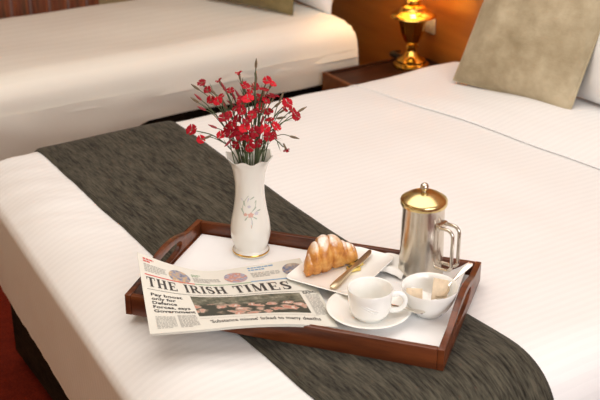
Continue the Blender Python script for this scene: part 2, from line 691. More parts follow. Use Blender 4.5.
def runner_uv(u, v):
    b0, b1 = BY0 + R_NEAR - 0.44, BY1 - R_FAR + 0.26
    b = b0 + (b1 - b0) * v
    w = 0.004 * noise.noise(Vector((0, b * 4, 3)))
    us = [0.0, 0.0, 0.012, 0.03] + [0.03 + 0.94 * k / 16 for k in range(1, 16)] + [0.97, 0.988, 1.0, 1.0]
    hs = [0.001, 0.004, 0.007, 0.0085] + [0.0088] * 15 + [0.0085, 0.007, 0.004, 0.001]
    i = round(u * (len(us) - 1))
    fl = max(0.0, min(1.0, (1.75 - b) / 0.40))
    fl = fl * fl * (3 - 2 * fl)
    a = RX0 + (RX1 - RX0 + 0.026 * fl) * us[i] + 0.004 * fl + w
    return cover(a, b) + normal_of(cover, a, b) * hs[i]


r_uv = [(0.40 * i / 22, 2.1 * j / 130) for j in range(131) for i in range(23)]
tag(MB().grid(runner_uv, 22, 130).build('bed_runner', 'runner', uvs=r_uv), 'charcoal chenille runner laid across the near bed under the tray', 'bed runner')
RUN_T = 0.0088

# ------------------------------------------------------------------ single bed behind
SX0, SX1, SY0, SY1, SZ = -0.2, 2.33, 3.345, 4.10, 0.638
bed2 = thing('single_bed', 'single bed with ivory striped cover standing behind the near bed', 'bed', (1.1, 3.7, 0))
b2l = (1.1, 3.7, 0)
at_parent(MB().box((SX0 + 0.03, SY0 + 0.06, 0.03), (SX1 - 0.03, SY1 - 0.05, 0.40)), b2l).build('bed_base', 'base', bed2, bevel=0.012)
at_parent(MB().box((SX0 + 0.05, SY0 + 0.05, 0.405), (SX1 - 0.04, SY1 - 0.05, 0.60)), b2l).build('mattress', 'mattress', bed2, bevel=0.04, bseg=3)
for x, y in ((0.0, 3.48), (2.2, 3.48), (0.0, 3.95), (2.2, 3.95)):
    at_parent(MB().lathe([(0.025, 0.0), (0.028, 0.032)], 16, cap0=True, cap1=True).xform(Matrix.Translation((x, y, 0))), b2l).build('foot', 'black', bed2)


def cover2(a, b, out=0.0):
    r = 0.10
    dn = df = 0.0
    x, y = a, b
    drop = 0.0
    if b < SY0 + r:
        o, drop = edge(SY0 + r - b, r, 2.3)
        y = SY0 + r - o - out
    elif b > SY1 - r:
        o, drop = edge(b - SY1 + r, r, 2.3)
        y = SY1 - r + o + out
    dropx = 0.0
    if a > SX1 - 0.09:
        o, dropx = edge(a - SX1 + 0.09, 0.09, 2.3)
        x = SX1 - 0.09 + o + out
    drop = max(drop, dropx)
    w = 0.012 * noise.noise(Vector((x * 1.8, y * 3, drop * 2))) + 0.004 * noise.noise(Vector((x * 6, y * 6, drop * 9)))
    h = min(1, drop / 0.12)
    y += w * h * (-1 if b < 3.6 else 1)
    # hanging side flares out a little towards its hem, with shallow drapes
    if drop > 0.1 and b < 3.6:
        y -= (drop - 0.1) * 0.12
    return Vector((x, y, SZ - drop + w * (1 - h)))


def c2_uv(u, v):
    a = SX0 + (SX1 + 0.14 - SX0) * u
    b = SY0 + 0.10 - 0.20 + (SY1 - SY0 + 0.20) * v
    return cover2(a, b)


def c2_low(u, v):
    """lower band of the cover, tucked in under the hem of the upper layer"""
    x = SX0 + 0.02 + (SX1 - 0.018 - SX0) * u
    k = max(0.0, min(1.0, (x - 1.36) / 0.12))
    z = 0.525 - (0.165 - 0.050 * k) * v + 0.006 * noise.noise(Vector((x * 4, 0, 7)))
    y = SY0 - 0.004 + 0.012 * v * v + 0.006 * noise.noise(Vector((x * 7, v * 2, 1)))
    return Vector((x, y, z))


sp2 = thing('bed_cover', 'ivory striped cover hanging over the side of the far single bed', 'bed cover', (1.1, 3.7, SZ))
b2s = (1.1, 3.7, SZ)
at_parent(MB().grid(c2_uv, 110, 60), b2s).build('cover_sheet', 'linen2', sp2)
at_parent(MB().grid(c2_low, 110, 8), b2s).build('lower_valance', 'linen2', sp2)


# ------------------------------------------------------------------ pillows and cushions
def pillow_mesh(w, h, t, n=34, pinch=0.06, wr=0.004, seed=0.0):
    """upright pillow: width along x, height along z, thickness along y, bottom edge at z = 0"""
    def fn(side):
        def g(u, v):
            x, z = u * 2 - 1, v * 2 - 1
            s = ((1 - abs(x) ** 2.6) * (1 - abs(z) ** 2.6))
            th = t / 2 * max(s, 0) ** 0.5
            px = x * w / 2 * (1 - pinch * (1 - abs(z) ** 2) * 0.5)
            pz = z * h / 2 * (1 - pinch * (1 - abs(x) ** 2) * 0.5)
            nz = wr * noise.noise(Vector((x * 3 + seed, z * 3, side))) * min(1, s * 3)
            return Vector((px, side * (th + 0.001) + nz, pz + h / 2))
        return g
    mb = MB()
    mb.grid(fn(-1), n, n)
    mb.grid(fn(1), n, n)
    return mb


def lean(o, loc, rz, back, roll=0.0):
    """stand a pillow at loc, face turned to rz, leaning back by 'back' degrees"""
    o.location = loc
    o.rotation_euler = (Matrix.Rotation(rz, 3, 'Z') @ Matrix.Rotation(-math.radians(back), 3, 'X') @ Matrix.Rotation(math.radians(roll), 3, 'Y')).to_euler()


cb0, cb1 = at(446, 80, Z0 + 0.03), at(561, 114, Z0 + 0.03)
dirw = cb1 - cb0
cush = thing('velvet_cushion', 'large taupe velvet cushion leaning at the head of the near bed', 'cushion')
cw = dirw.length
pillow_mesh(cw, 0.43, 0.13, 44, 0.05, 0.007, 3.0).build('cushion_body', 'velvet', cush)
mb = MB()
pts = []
for k in range(80):
    a = 2 * PI * k / 80
    ex = 0.12
    c_, s_ = math.cos(a), math.sin(a)
    m_ = max(abs(c_), abs(s_))
    x, z = c_ / m_, s_ / m_
    pts.append((x * cw / 2 * (1 - 0.05 * (1 - z * z) * 0.5), 0, z * 0.215 * (1 - 0.05 * (1 - x * x) * 0.5) + 0.215))
pts.append(pts[0])
mb.tube(pts, 0.004, 6, False).build('piping', 'velvet', cush)
lean(cush, (cb0 + cb1) / 2 + Vector((0.030, 0.0, -0.005)), math.atan2(dirw.y, dirw.x), 30)

pw = thing('white_pillow', 'plump white pillow behind the taupe velvet cushion', 'pillow')
pillow_mesh(0.62, 0.42, 0.17, 40, 0.05, 0.008, 8.0).build('pillow_case', 'pillow', pw)
lean(pw, (2.335, 1.95, Z0 + 0.034), -PI / 2, 20)

c2 = thing('olive_cushion', 'mottled olive gold cushion lying at the head of the far single bed', 'cushion')
p0, p1 = at(226, 2, SZ + 0.01), at(296, 16, SZ + 0.01)
d2 = p1 - p0
pillow_mesh(0.42, 0.40, 0.10, 30, 0.05, 0.006, 5.0).build('cushion_body', 'olive', c2)
lean(c2, p1 - d2.normalized() * 0.20 + Vector((-0.01, 0.02, 0.0)), math.atan2(d2.y, d2.x), 8)
pw2 = thing('white_pillow', 'white pillow behind the olive cushion on the far single bed', 'pillow')
pillow_mesh(0.60, 0.40, 0.12, 30, 0.05, 0.008, 2.0).build('pillow_case', 'pillow', pw2)
lean(pw2, (2.265, 3.735, SZ - 0.002), -PI / 2 + 0.02, 8)

# ------------------------------------------------------------------ nightstand between the beds
NZ = 0.47
n0 = at(322, 72, NZ)
nx0, nx1, ny0, ny1 = n0.x, WX - 0.004, 2.86, n0.y
ns = thing('nightstand', 'dark wooden nightstand standing between the two beds', 'nightstand', ((nx0 + nx1) / 2, (ny0 + ny1) / 2, 0))
nl = ((nx0 + nx1) / 2, (ny0 + ny1) / 2, 0)
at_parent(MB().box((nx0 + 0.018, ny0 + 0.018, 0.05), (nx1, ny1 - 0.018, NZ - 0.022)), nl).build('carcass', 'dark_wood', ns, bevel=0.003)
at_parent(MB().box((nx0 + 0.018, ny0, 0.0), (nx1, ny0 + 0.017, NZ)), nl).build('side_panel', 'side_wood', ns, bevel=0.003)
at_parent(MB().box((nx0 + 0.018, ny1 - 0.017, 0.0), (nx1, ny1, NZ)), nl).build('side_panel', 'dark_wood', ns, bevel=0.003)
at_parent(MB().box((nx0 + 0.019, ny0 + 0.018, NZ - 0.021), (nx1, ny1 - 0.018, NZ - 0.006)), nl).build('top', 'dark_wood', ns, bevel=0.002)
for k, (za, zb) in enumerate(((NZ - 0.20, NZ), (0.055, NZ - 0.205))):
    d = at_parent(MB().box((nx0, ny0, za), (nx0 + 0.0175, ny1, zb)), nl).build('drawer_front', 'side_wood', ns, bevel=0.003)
    at_parent(MB().lathe([(0.006, 0), (0.006, 0.012), (0.013, 0.016), (0.014, 0.022), (0.009, 0.027)], 18, cap0=True, cap1=True).xform(
        Matrix.Translation((nx0, (ny0 + ny1) / 2, (za + zb) / 2)) @ Matrix.Rotation(-PI / 2, 4, 'Y')), nl).build('knob', 'brass', d)

# ------------------------------------------------------------------ brass table lamp
lamp_p = at(411, 66, NZ - 0.006)
lmp = thing('table_lamp', 'polished brass table lamp with faceted body on the nightstand', 'lamp', lamp_p)
LS = 0.00367
prof = [(0.0, 0.0), (0.066, 0.0), (0.068, 0.004), (0.066, 0.012), (0.058, 0.016), (0.054, 0.018), (0.054, 0.026), (0.046, 0.032), (0.034, 0.038), (0.024, 0.050), (0.018, 0.060), (0.020, 0.066), (0.015, 0.070)]
MB().lathe(prof, 40).build('foot', 'brass', lmp)
MB().lathe([(0.015, 0.070), (0.023, 0.074), (0.023, 0.082), (0.017, 0.086)], 32, cap0=True, cap1=True).build('collar', 'brass', lmp)
body = MB()
body.lathe([(0.019, 0.086), (0.028, 0.094), (0.040, 0.125), (0.050, 0.168), (0.053, 0.182), (0.048, 0.184)], 8, cap0=True, cap1=True)
body.xform(Matrix.Rotation(0.25, 4, 'Z')).build('faceted_body', 'brass', lmp, smooth=False, bevel=0.001)
MB().lathe([(0.046, 0.184), (0.078, 0.186), (0.083, 0.190), (0.080, 0.196), (0.066, 0.204), (0.054, 0.208), (0.048, 0.216), (0.044, 0.226), (0.030, 0.232), (0.022, 0.236)], 40, cap0=True, cap1=True).build('shoulder', 'brass', lmp)
MB().lathe([(0.022, 0.236), (0.027, 0.240), (0.027, 0.250), (0.020, 0.256), (0.013, 0.266), (0.011, 0.30), (0.016, 0.304), (0.016, 0.32), (0.008, 0.326), (0.008, 0.345)], 28, cap0=True, cap1=True).build('neck', 'brass', lmp)
sh = MB()
sh.lathe([(0.17, 0.33), (0.10, 0.56)], 40)
sh.lathe([(0.168, 0.33), (0.098, 0.56)], 40)
sh.build('lamp_shade', 'shade', lmp)
MB().lathe([(0.008, 0.346), (0.014, 0.352), (0.028, 0.385), (0.030, 0.405), (0.022, 0.425), (0.006, 0.434)], 20, cap0=True, cap1=True).build('bulb', 'bulb', lmp)
ld = bpy.data.lights.new('lamp_bulb_light', 'POINT')
ld.energy, ld.color, ld.shadow_soft_size = 5, (1.0, 0.66, 0.30), 0.04
lo = bpy.data.objects.new('lamp_bulb_light', ld)
COL.objects.link(lo)
lo.parent = lmp
lo.location = (0, 0, 0.47)
# flex with in-line switch on the nightstand behind the lamp
c0 = at(396, 58, NZ - 0.006) - lamp_p
cpath = [Vector((0.04, 0.05, 0.004)), Vector((0.055, 0.075, 0.004)), c0 + Vector((0.02, -0.03, 0.010)), c0 + Vector((0.0, 0, 0.012)), c0 + Vector((0.02, 0.045, 0.010)), c0 + Vector((0.06, 0.05, 0.004))]
pp = [catmull(cpath, k / 24) for k in range(25)]
cd = MB().tube(pp, 0.0035, 8).build('flex', 'black', lmp)
at_parent(MB().box((-0.012, -0.030, 0.0), (0.012, 0.030, 0.020)), (0, 0, 0)).xform(Matrix.Translation(c0 + Vector((0, 0, 0.0005)))).build('flex_switch', 'black', cd, bevel=0.006, bseg=3)

# wall plate behind the lamp
sw_c = on_vertical(431.5, 25, Vector((WX, 0, 0)), Vector((1, 0, 0)))
swt = thing('wall_socket', 'small ivory switch plate on the wood wall beside the brass lamp', 'switch', (WX, sw_c.y, sw_c.z))
MB().box((-0.009, -0.026, -0.030), (-0.0005, 0.026, 0.030)).build('plate', 'plastic', swt, bevel=0.003)
MB().box((-0.013, -0.009, -0.014), (-0.0092, 0.009, 0.014)).build('rocker', 'plastic', swt, bevel=0.001)

# ------------------------------------------------------------------ curtain on the far wall
CY = 4.60
cx1 = on_vertical(98, 5, Vector((0, CY, 0)), Vector((0, 1, 0))).x


def curtain_uv(u, v):
    x = 0.5 + (cx1 - 0.5) * u
    ph = x * 2 * PI / 0.085
    y = CY + 0.028 * math.sin(ph + 0.8 * noise.noise(Vector((x * 3, 0, v)))) + 0.01 * noise.noise(Vector((x * 8, v, 3)))
    return Vector((x, y, 0.03 + 2.3 * v)) - Vector((1.2, CY, 0.03))


cur = thing('curtain', 'pleated rust and brown striped curtain hanging behind the far bed', 'curtain', (1.2, CY, 0.03))
MB().grid(curtain_uv, 240, 10).build('curtain_fabric', 'curtain', cur)
MB().tube([(-0.9, 0, 2.32), (0.75, 0, 2.32)], 0.012, 12).build('curtain_rail', 'brass', cur)

# ------------------------------------------------------------------ serving tray
TZ = Z0 + RUN_T + 0.001
TB = at(443, 374, Z0 + 0.004)
T_ANG = math.radians(-50.6)
TL, TW, T_RIM = 0.630, 0.356, 0.043
tu = Vector((math.cos(T_ANG), math.sin(T_ANG), 0))
tv = Vector((-math.sin(T_ANG), math.cos(T_ANG), 0))
TC = TB - tu * (TL / 2) + tv * (TW / 2)
TC.z = TZ
tray = thing('serving_tray', 'mahogany wooden serving tray with cut-out handles on the charcoal runner', 'tray', TC, T_ANG)
FL = 0.016                                    # tray floor top above tray bottom
MB().box((-TL / 2 + 0.006, -TW / 2 + 0.006, 0.002), (TL / 2 - 0.006, TW / 2 - 0.006, FL)).build('tray_floor', 'tray_wood', tray, smooth=False)
for s in (-1, 1):
    MB().box((-TL / 2 + 0.0125, s * (TW / 2 - 0.006) - 0.006, 0), (TL / 2 - 0.0125, s * (TW / 2 - 0.006) + 0.006, T_RIM)).build('side_rail', 'tray_wood', tray, bevel=0.0015)


def end_panel(side):
    """arched end with an oval grip hole"""
    mb = MB()
    seg = 64
    hc = 0.038
    outer, inner = [], []

    def top(y):
        k = abs(y) / (TW / 2)
        if k > 0.62:
            return T_RIM
        t = math.cos(k / 0.62 * PI / 2)
        return T_RIM + 0.023 * t ** 0.9
    for i in range(seg):
        a = 2 * PI * i / seg
        dy, dz = math.cos(a), math.sin(a)
        inner.append((0.068 * math.copysign(abs(dy) ** 0.8, dy), hc + 0.015 * math.copysign(abs(dz) ** 0.8, dz)))
    hw = TW / 2
    for i in range(seg):
        a = 2 * PI * i / seg
        c, s = math.cos(a), math.sin(a)
        q = max(abs(c), abs(s))
        y = c / q * hw
        z = top(y) if s / q > 0.999 else (0.0 if s / q < -0.999 else None)
        if z is None:
            z = T_RIM / 2 + (s / q) * T_RIM / 2
        outer.append((y, z))
    x0, x1 = (TL / 2 - 0.012, TL / 2)
    n = seg
    vs = []
    for x in (x0, x1):
        vs += [(side * x, y, z) for y, z in outer] + [(side * x, y, z) for y, z in inner]
    fs = []
    for i in range(n):
        k = (i + 1) % n
        fs.append((i, k, n + k, n + i))
        fs.append((2 * n + i, 3 * n + i, 3 * n + k, 2 * n + k))
        fs.append((i, 2 * n + i, 2 * n + k, k))
        fs.append((n + i, n + k, 3 * n + k, 3 * n + i))
    mb.add(vs, fs)
    return mb


for s in (-1, 1):
    end_panel(s).build('handle_end', 'tray_wood', tray, bevel=0.0015)

# white paper lining the tray, one corner turned up against the right handle end
LZ = TZ + FL


def tray_pt(x, y, z):
    return TC + tu * x + tv * y + Vector((0, 0, z))


def tray_loc(p):
    d = Vector(p) - TC
    return d.dot(tu), d.dot(tv)


liner = thing('tray_liner', 'white paper cloth lining the wooden tray', 'cloth', tray_pt(0, 0, FL), T_ANG)


def liner_uv(u, v):
    x = (u - 0.5) * (TL - 0.034)
    y = (v - 0.5) * (TW - 0.034)
    z = 0.0012 + 0.0015 * max(0, noise.noise(Vector((x * 9, y * 9, 1))))
    return Vector((x, y, z))


MB().grid(liner_uv, 40, 24).build('paper_sheet', 'liner', liner)


def lift_uv(u, v):
    # flap that rises against the right end near the back corner
    x = TL / 2 - 0.085 + 0.062 * u
    y = 0.045 + 0.118 * v
    return Vector((x, y, 0.003 + 0.032 * u ** 1.8 * (0.35 + 0.65 * v) + 0.004 * math.sin(v * 5)))


MB().grid(lift_uv, 14, 14).build('turned_corner', 'liner', liner)

# ------------------------------------------------------------------ newspaper
NG = [[(137, 252, .105), (172, 264.5, .085), (207, 271, .066), (250, 266, .048), (300, 258, .034)],
      [(143, 291, .082), (184, 297, .072), (225, 298, .062), (270, 295, .055), (320, 293, .036)],
      [(150, 334, .055), (198, 330, .060), (245, 325.5, .062), (290, 324, .062), (338, 327, .036)]]
NGP = [[at(x, y, Z0 + z) for x, y, z in r] for r in NG]


def page(u, v):
    r = [catmull(row, u) for row in NGP]
    # quadratic through the three rows
    a = (1 - v) * (1 - 2 * v)
    b = 4 * v * (1 - v)
    c = v * (2 * v - 1)
    return r[0] * a + r[1] * b + r[2] * c


def page_n(u, v):
    e = 0.01
    n = (page(u + e, v) - page(u - e, v)).cross(page(u, v - e) - page(u, v + e)).normalized()
    return n if n.z > 0 else -n


NO = page(0.5, 0.5)
news = thing('newspaper', 'folded broadsheet newspaper overhanging the front left corner of the tray', 'newspaper', NO)


def on_page(u, v, h):
    return page(u, v) + page_n(u, v) * h - NO


for k in range(4):
    # pages of the folded paper, each a thin sheet a little shifted against the next
    du, dv = 0.006 * k * (1 if k % 2 else 0.4), 0.010 * k
    h0, h1 = -0.0016 * k - 0.0011, -0.0016 * k
    mb = MB()
    nu, nv = 40, 16
    top_ = lambda u, v: on_page(du + u * (1 - du), v * (1 - 0.4 * dv) + (dv * 0.3), h1)
    bot_ = lambda u, v: on_page(du + u * (1 - du), v * (1 - 0.4 * dv) + (dv * 0.3), h0)
    mb.grid(top_, nu, nv)
    mb.grid(bot_, nu, nv)
    q = (nu + 1) * (nv + 1)
    per = [i for i in range(nu + 1)] + [j * (nu + 1) + nu for j in range(1, nv + 1)] + [nv * (nu + 1) + i for i in range(nu - 1, -1, -1)] + [j * (nu + 1) for j in range(nv - 1, 0, -1)]
    for i in range(len(per)):
        a, b = per[i], per[(i + 1) % len(per)]
        mb.f.append((a, b, b + q, a + q))
    pg = mb.build('page', 'paper', news)
    if k == 0:
        front = pg


def print_patch(name, mat, u0, u1, v0, v1, nu=12, nv=8, ellipse=False, h=0.0004):
    vs, uv = [], []
    mb = MB()
    if ellipse:
        ring = 28
        vs.append(on_page((u0 + u1) / 2, (v0 + v1) / 2, h))
        uv.append((0.5, 0.5))
        fs = []
        for j in (1, 2, 3):
            for i in range(ring):
                a = 2 * PI * i / ring
                x, y = 0.5 + 0.5 * j / 3 * math.cos(a), 0.5 + 0.5 * j / 3 * math.sin(a)
                vs.append(on_page(u0 + (u1 - u0) * x, v0 + (v1 - v0) * y, h))
                uv.append((x, y))
        for i in range(ring):
            fs.append((0, 1 + i, 1 + (i + 1) % ring))
            for j in (0, 1):
                fs.append((1 + j * ring + i, 1 + (j + 1) * ring + i, 1 + (j + 1) * ring + (i + 1) % ring, 1 + j * ring + (i + 1) % ring))
        mb.add(vs, fs)
    else:
        mb.grid(lambda u, v: on_page(u0 + (u1 - u0) * u, v0 + (v1 - v0) * v, h), nu, nv)
        uv = [(i / nu, j / nv) for j in range(nv + 1) for i in range(nu + 1)]
    return mb.build(name, mat, front, uvs=uv)


# front page picture: a row of red and white figures before dark greenery
def crowd_mat():
    m, nt, b = nt_new('printed_crowd_photo')
    tc = N(nt, 'ShaderNodeTexCoord')
    sp = N(nt, 'ShaderNodeSeparateXYZ')
    nt.links.new(tc.outputs['UV'], sp.inputs[0])
    mp = N(nt, 'ShaderNodeMapping')
    mp.inputs['Scale'].default_value = (6.5, 3.2, 1)
    nt.links.new(tc.outputs['UV'], mp.inputs['Vector'])
    vo = N(nt, 'ShaderNodeTexVoronoi')
    vo.inputs['Scale'].default_value = 1.5
    nz = N(nt, 'ShaderNodeTexNoise')
    nz.inputs['Scale'].default_value = 2.2
    nz.inputs['Detail'].default_value = 3
    nt.links.new(mp.outputs['Vector'], nz.inputs['Vector'])
    va = N(nt, 'ShaderNodeVectorMath', operation='MULTIPLY_ADD')
    nt.links.new(nz.outputs['Color'], va.inputs[0])
    va.inputs[1].default_value = (0.9, 0.9, 0)
    nt.links.new(mp.outputs['Vector'], va.inputs[2])
    nt.links.new(va.outputs[0], vo.inputs['Vector'])
    figs = ramp(nt, vo.outputs['Distance'], [(0.16, (0.62, 0.56, 0.48)), (0.28, (0.50, 0.18, 0.12)), (0.42, (0.50, 0.36, 0.28)), (0.50, (0.16, 0.13, 0.09)), (0.62, (0.045, 0.045, 0.03))])
    bgf = noise_tex(nt, mp.outputs['Vector'], 1.3, 4, 0.7)
    bg = ramp(nt, bgf, [(0.35, (0.04, 0.045, 0.03)), (0.55, (0.17, 0.16, 0.11)), (0.7, (0.40, 0.36, 0.28))])
    mr = N(nt, 'ShaderNodeMapRange')
    mr.inputs['From Min'].default_value = 0.36
    mr.inputs['From Max'].default_value = 0.46
    nt.links.new(sp.outputs['Y'], mr.inputs['Value'])
    mx = N(nt, 'ShaderNodeMix', data_type='RGBA')
    nt.links.new(mr.outputs[0], mx.inputs['Factor'])
    nt.links.new(bg, mx.inputs['A'])
    nt.links.new(figs, mx.inputs['B'])
    nt.links.new(mx.outputs['Result'], b.inputs['Base Color'])
    b.inputs['Roughness'].default_value = 0.7
    return m


print_patch('front_page_photo', crowd_mat(), 0.29, 0.90, 0.485, 0.80, 24, 10)
print_patch('teaser_photo', photo_print('print_portrait', [(0.3, (0.10, 0.11, 0.16)), (0.45, (0.30, 0.30, 0.36)), (0.55, (0.50, 0.34, 0.20)), (0.7, (0.62, 0.50, 0.36))], 3.5, 3.0), 0.20, 0.345, 0.085, 0.285, ellipse=True)
print_patch('teaser_photo', photo_print('print_sport', [(0.3, (0.12, 0.12, 0.18)), (0.45, (0.40, 0.40, 0.48)), (0.55, (0.52, 0.20, 0.12)), (0.7, (0.70, 0.66, 0.60))], 4.0, 7.0), 0.57, 0.70, 0.075, 0.245, ellipse=True)
print_patch('teaser_photo', photo_print('print_face', [(0.3, (0.04, 0.04, 0.04)), (0.45, (0.14, 0.18, 0.30)), (0.55, (0.38, 0.30, 0.24)), (0.7, (0.55, 0.46, 0.36))], 3.0, 11.0), 0.885, 0.995, 0.05, 0.24, ellipse=True)


# serif capitals for the masthead, drawn as thick and thin strokes in a unit-high box
def stroke(mb, pts, ws):
    pts = [Vector((p[0], p[1], 0)) for p in pts]
    if not isinstance(ws, (list, tuple)):
        ws = [ws] * len(pts)
    vs, fs = [], []
    for i, p in enumerate(pts):
        t = (pts[min(i + 1, len(pts) - 1)] - pts[max(i - 1, 0)]).normalized()
        n = Vector((-t.y, t.x, 0)) * ws[i] / 2
        vs += [p + n, p - n]
    for i in range(len(pts) - 1):
        fs.append((2 * i, 2 * i + 1, 2 * i + 3, 2 * i + 2))
    mb.add(vs, fs)


def rect(mb, x0, y0, x1, y1):
    mb.add([(x0, y0, 0), (x1, y0, 0), (x1, y1, 0), (x0, y1, 0)], [(0, 1, 2, 3)])


TH, TN = 0.24, 0.085


def stem(mb, x, w=TH):
    rect(mb, x - w / 2, 0.05, x + w / 2, 0.95)
    rect(mb, x - w / 2 - 0.09, 0, x + w / 2 + 0.09, 0.06)
    rect(mb, x - w / 2 - 0.09, 0.94, x + w / 2 + 0.09, 1.0)


def arc(cx, cy, rx, ry, a0, a1, n=14):
    return [(cx + rx * math.cos(math.radians(a0 + (a1 - a0) * i / n)), cy + ry * math.sin(math.radians(a0 + (a1 - a0) * i / n))) for i in range(n + 1)]


def glyph(ch):
    mb = MB()
    if ch == 'T':
        stem(mb, 0.45)
        rect(mb, 0.02, 0.91, 0.88, 1.0)
        rect(mb, 0.02, 0.70, 0.09, 0.95)
        rect(mb, 0.81, 0.70, 0.88, 0.95)
        w = 0.90
    elif ch == 'H':
        stem(mb, 0.24)
        stem(mb, 0.82)
        rect(mb, 0.3, 0.46, 0.75, 0.55)
        w = 1.06
    elif ch == 'E':
        stem(mb, 0.24)
        rect(mb, 0.2, 0.91, 0.80, 1.0)
        rect(mb, 0.2, 0.0, 0.84, 0.09)
        rect(mb, 0.3, 0.46, 0.62, 0.54)
        rect(mb, 0.73, 0.72, 0.80, 0.95)
        rect(mb, 0.77, 0.04, 0.84, 0.28)
        rect(mb, 0.57, 0.36, 0.63, 0.64)
        w = 0.90
    elif ch == 'I':
        stem(mb, 0.24)
        w = 0.48
    elif ch == 'R':
        stem(mb, 0.24)
        stroke(mb, [(0.3, 0.955), (0.5, 0.955)] + arc(0.52, 0.735, 0.22, 0.22, 90, -90) + [(0.3, 0.515)], [TN, TN] + [TN + 0.13 * math.sin(PI * i / 14) for i in range(15)] + [TN])
        stroke(mb, [(0.50, 0.52), (0.68, 0.22), (0.86, 0.03)], [0.18, 0.22, 0.20])
        rect(mb, 0.76, 0.0, 1.0, 0.06)
        w = 1.0
    elif ch == 'S':
        p = arc(0.38, 0.73, 0.24, 0.22, 20, 200, 12) + arc(0.38, 0.27, 0.25, 0.22, 20, -160, 12)
        n = len(p)
        stroke(mb, p, [TN + 0.15 * max(0, math.sin(PI * (i - 4) / (n - 9))) if 4 <= i <= n - 5 else TN for i in range(n)])
        rect(mb, 0.58, 0.66, 0.65, 0.98)
        rect(mb, 0.10, 0.02, 0.17, 0.34)
        w = 0.74
    elif ch == 'M':
        rect(mb, 0.14, 0.05, 0.21, 0.95)
        rect(mb, 0.04, 0, 0.32, 0.06)
        rect(mb, 0.04, 0.94, 0.3, 1.0)
        stem(mb, 1.02)
        stroke(mb, [(0.22, 1.0), (0.58, 0.02)], [0.24, 0.22])
        stroke(mb, [(0.94, 0.98), (0.58, 0.02)], 0.08)
        w = 1.26
    else:
        w = 0.50
    return mb, w


mast = MB()
cur_x = 0.0
for ch in 'THE IRISH TIMES':
    g_, w_ = glyph(ch)
    g_.xform(Matrix.Translation((cur_x, 0, 0)))
    mast.add(g_.v, g_.f)
    cur_x += w_ + 0.10
U0, U1, V0, V1 = 0.035, 0.885, 0.300, 0.425
mast.v = [on_page(U0 + (U1 - U0) * p.x / cur_x, V1 - (V1 - V0) * p.y, 0.0005) for p in mast.v]
mast.build('masthead_lettering', 'ink', front, smooth=False)


def printed_text(name, body, u0, u1, v0, v1, mat='ink', bold=0.0, squeeze=True):
    """a line of type laid on the page"""
    cu = bpy.data.curves.new(name, 'FONT')
    cu.body = body
    cu.size = 1.0
    cu.resolution_u = 2
    cu.offset = bold
    o = bpy.data.objects.new(name, cu)
    COL.objects.link(o)
    dg = bpy.context.evaluated_depsgraph_get()
    me = o.evaluated_get(dg).to_mesh()
    vs = [v.co.copy() for v in me.vertices]
    fs = [tuple(p.vertices) for p in me.polygons]
    bpy.data.objects.remove(o)
    bpy.data.curves.remove(cu)
    x0, x1 = min(p.x for p in vs), max(p.x for p in vs)
    mb = MB()
    mb.add([on_page(u0 + (u1 - u0) * (p.x - x0) / (x1 - x0), v1 - (v1 - v0) * p.y / 0.72, 0.0005) for p in vs], fs)
    return mb.build(name, mat, front, smooth=False)


for i, (t, wd) in enumerate((('Pay boost', 0.19), ('only for', 0.145), ('Defence', 0.145), ('Forces, says', 0.215), ('Government', 0.235))):
    v = 0.505 + 0.052 * i
    printed_text('headline', t, 0.045, 0.045 + wd, v, v + 0.036, 'ink', 0.03)
printed_text('headline', '\u2018Substance misuse\u2019 linked to many deaths', 0.335, 0.93, 0.865, 0.915, 'ink', 0.015)


def text_lines(name, mat, u0, u1, v0, v1, rows, seed, fill=0.55):
    r = random.Random(seed)
    mb = MB()
    for k in range(rows):
        v = v0 + (v1 - v0) * k / rows
        h = (v1 - v0) / rows * fill
        u = u0
        while u < u1 - 0.004:
            w = min(r.uniform(0.008, 0.024), u1 - u)
            if k == rows - 1 and u > u0 + (u1 - u0) * 0.6:
                break
            q = [on_page(*c, 0.0005) for c in ((u, v), (u + w, v), (u + w, v + h), (u, v + h))]
            mb.add(q, [(0, 1, 2, 3)])
            u += w + 0.004
    return mb.build(name, mat, front, smooth=False)


text_lines('body_text', 'grey_ink', 0.045, 0.155, 0.80, 0.955, 9, 1)
text_lines('body_text', 'grey_ink', 0.17, 0.275, 0.78, 0.955, 10, 2)
text_lines('body_text', 'grey_ink', 0.92, 0.985, 0.52, 0.83, 16, 3)
text_lines('caption_text', 'ink', 0.915, 0.98, 0.47, 0.51, 3, 4)
text_lines('teaser_text', 'red_ink', 0.035, 0.11, 0.045, 0.11, 2, 5, 0.62)
text_lines('teaser_text', 'grey_ink', 0.035, 0.185, 0.125, 0.235, 5, 6)
text_lines('teaser_text', 'green_ink', 0.365, 0.43, 0.105, 0.15, 2, 7)
text_lines('teaser_text', 'grey_ink', 0.365, 0.54, 0.16, 0.24, 4, 8)
text_lines('teaser_text', 'blue_ink', 0.725, 0.86, 0.03, 0.10, 2, 9, 0.5)
text_lines('teaser_text', 'grey_ink', 0.725, 0.87, 0.12, 0.20, 4, 10)
print_patch('coloured_rule', 'red_ink', 0.03, 0.36, 0.262, 0.276, 20, 1)
print_patch('coloured_rule', 'green_ink', 0.36, 0.70, 0.262, 0.274, 20, 1)
print_patch('coloured_rule', 'blue_ink', 0.70, 0.96, 0.250, 0.264, 20, 1)
print_patch('thin_rule', 'ink', 0.03, 0.95, 0.458, 0.463, 40, 1)
print_patch('thin_rule', 'grey_ink', 0.29, 0.93, 0.835, 0.838, 30, 1)

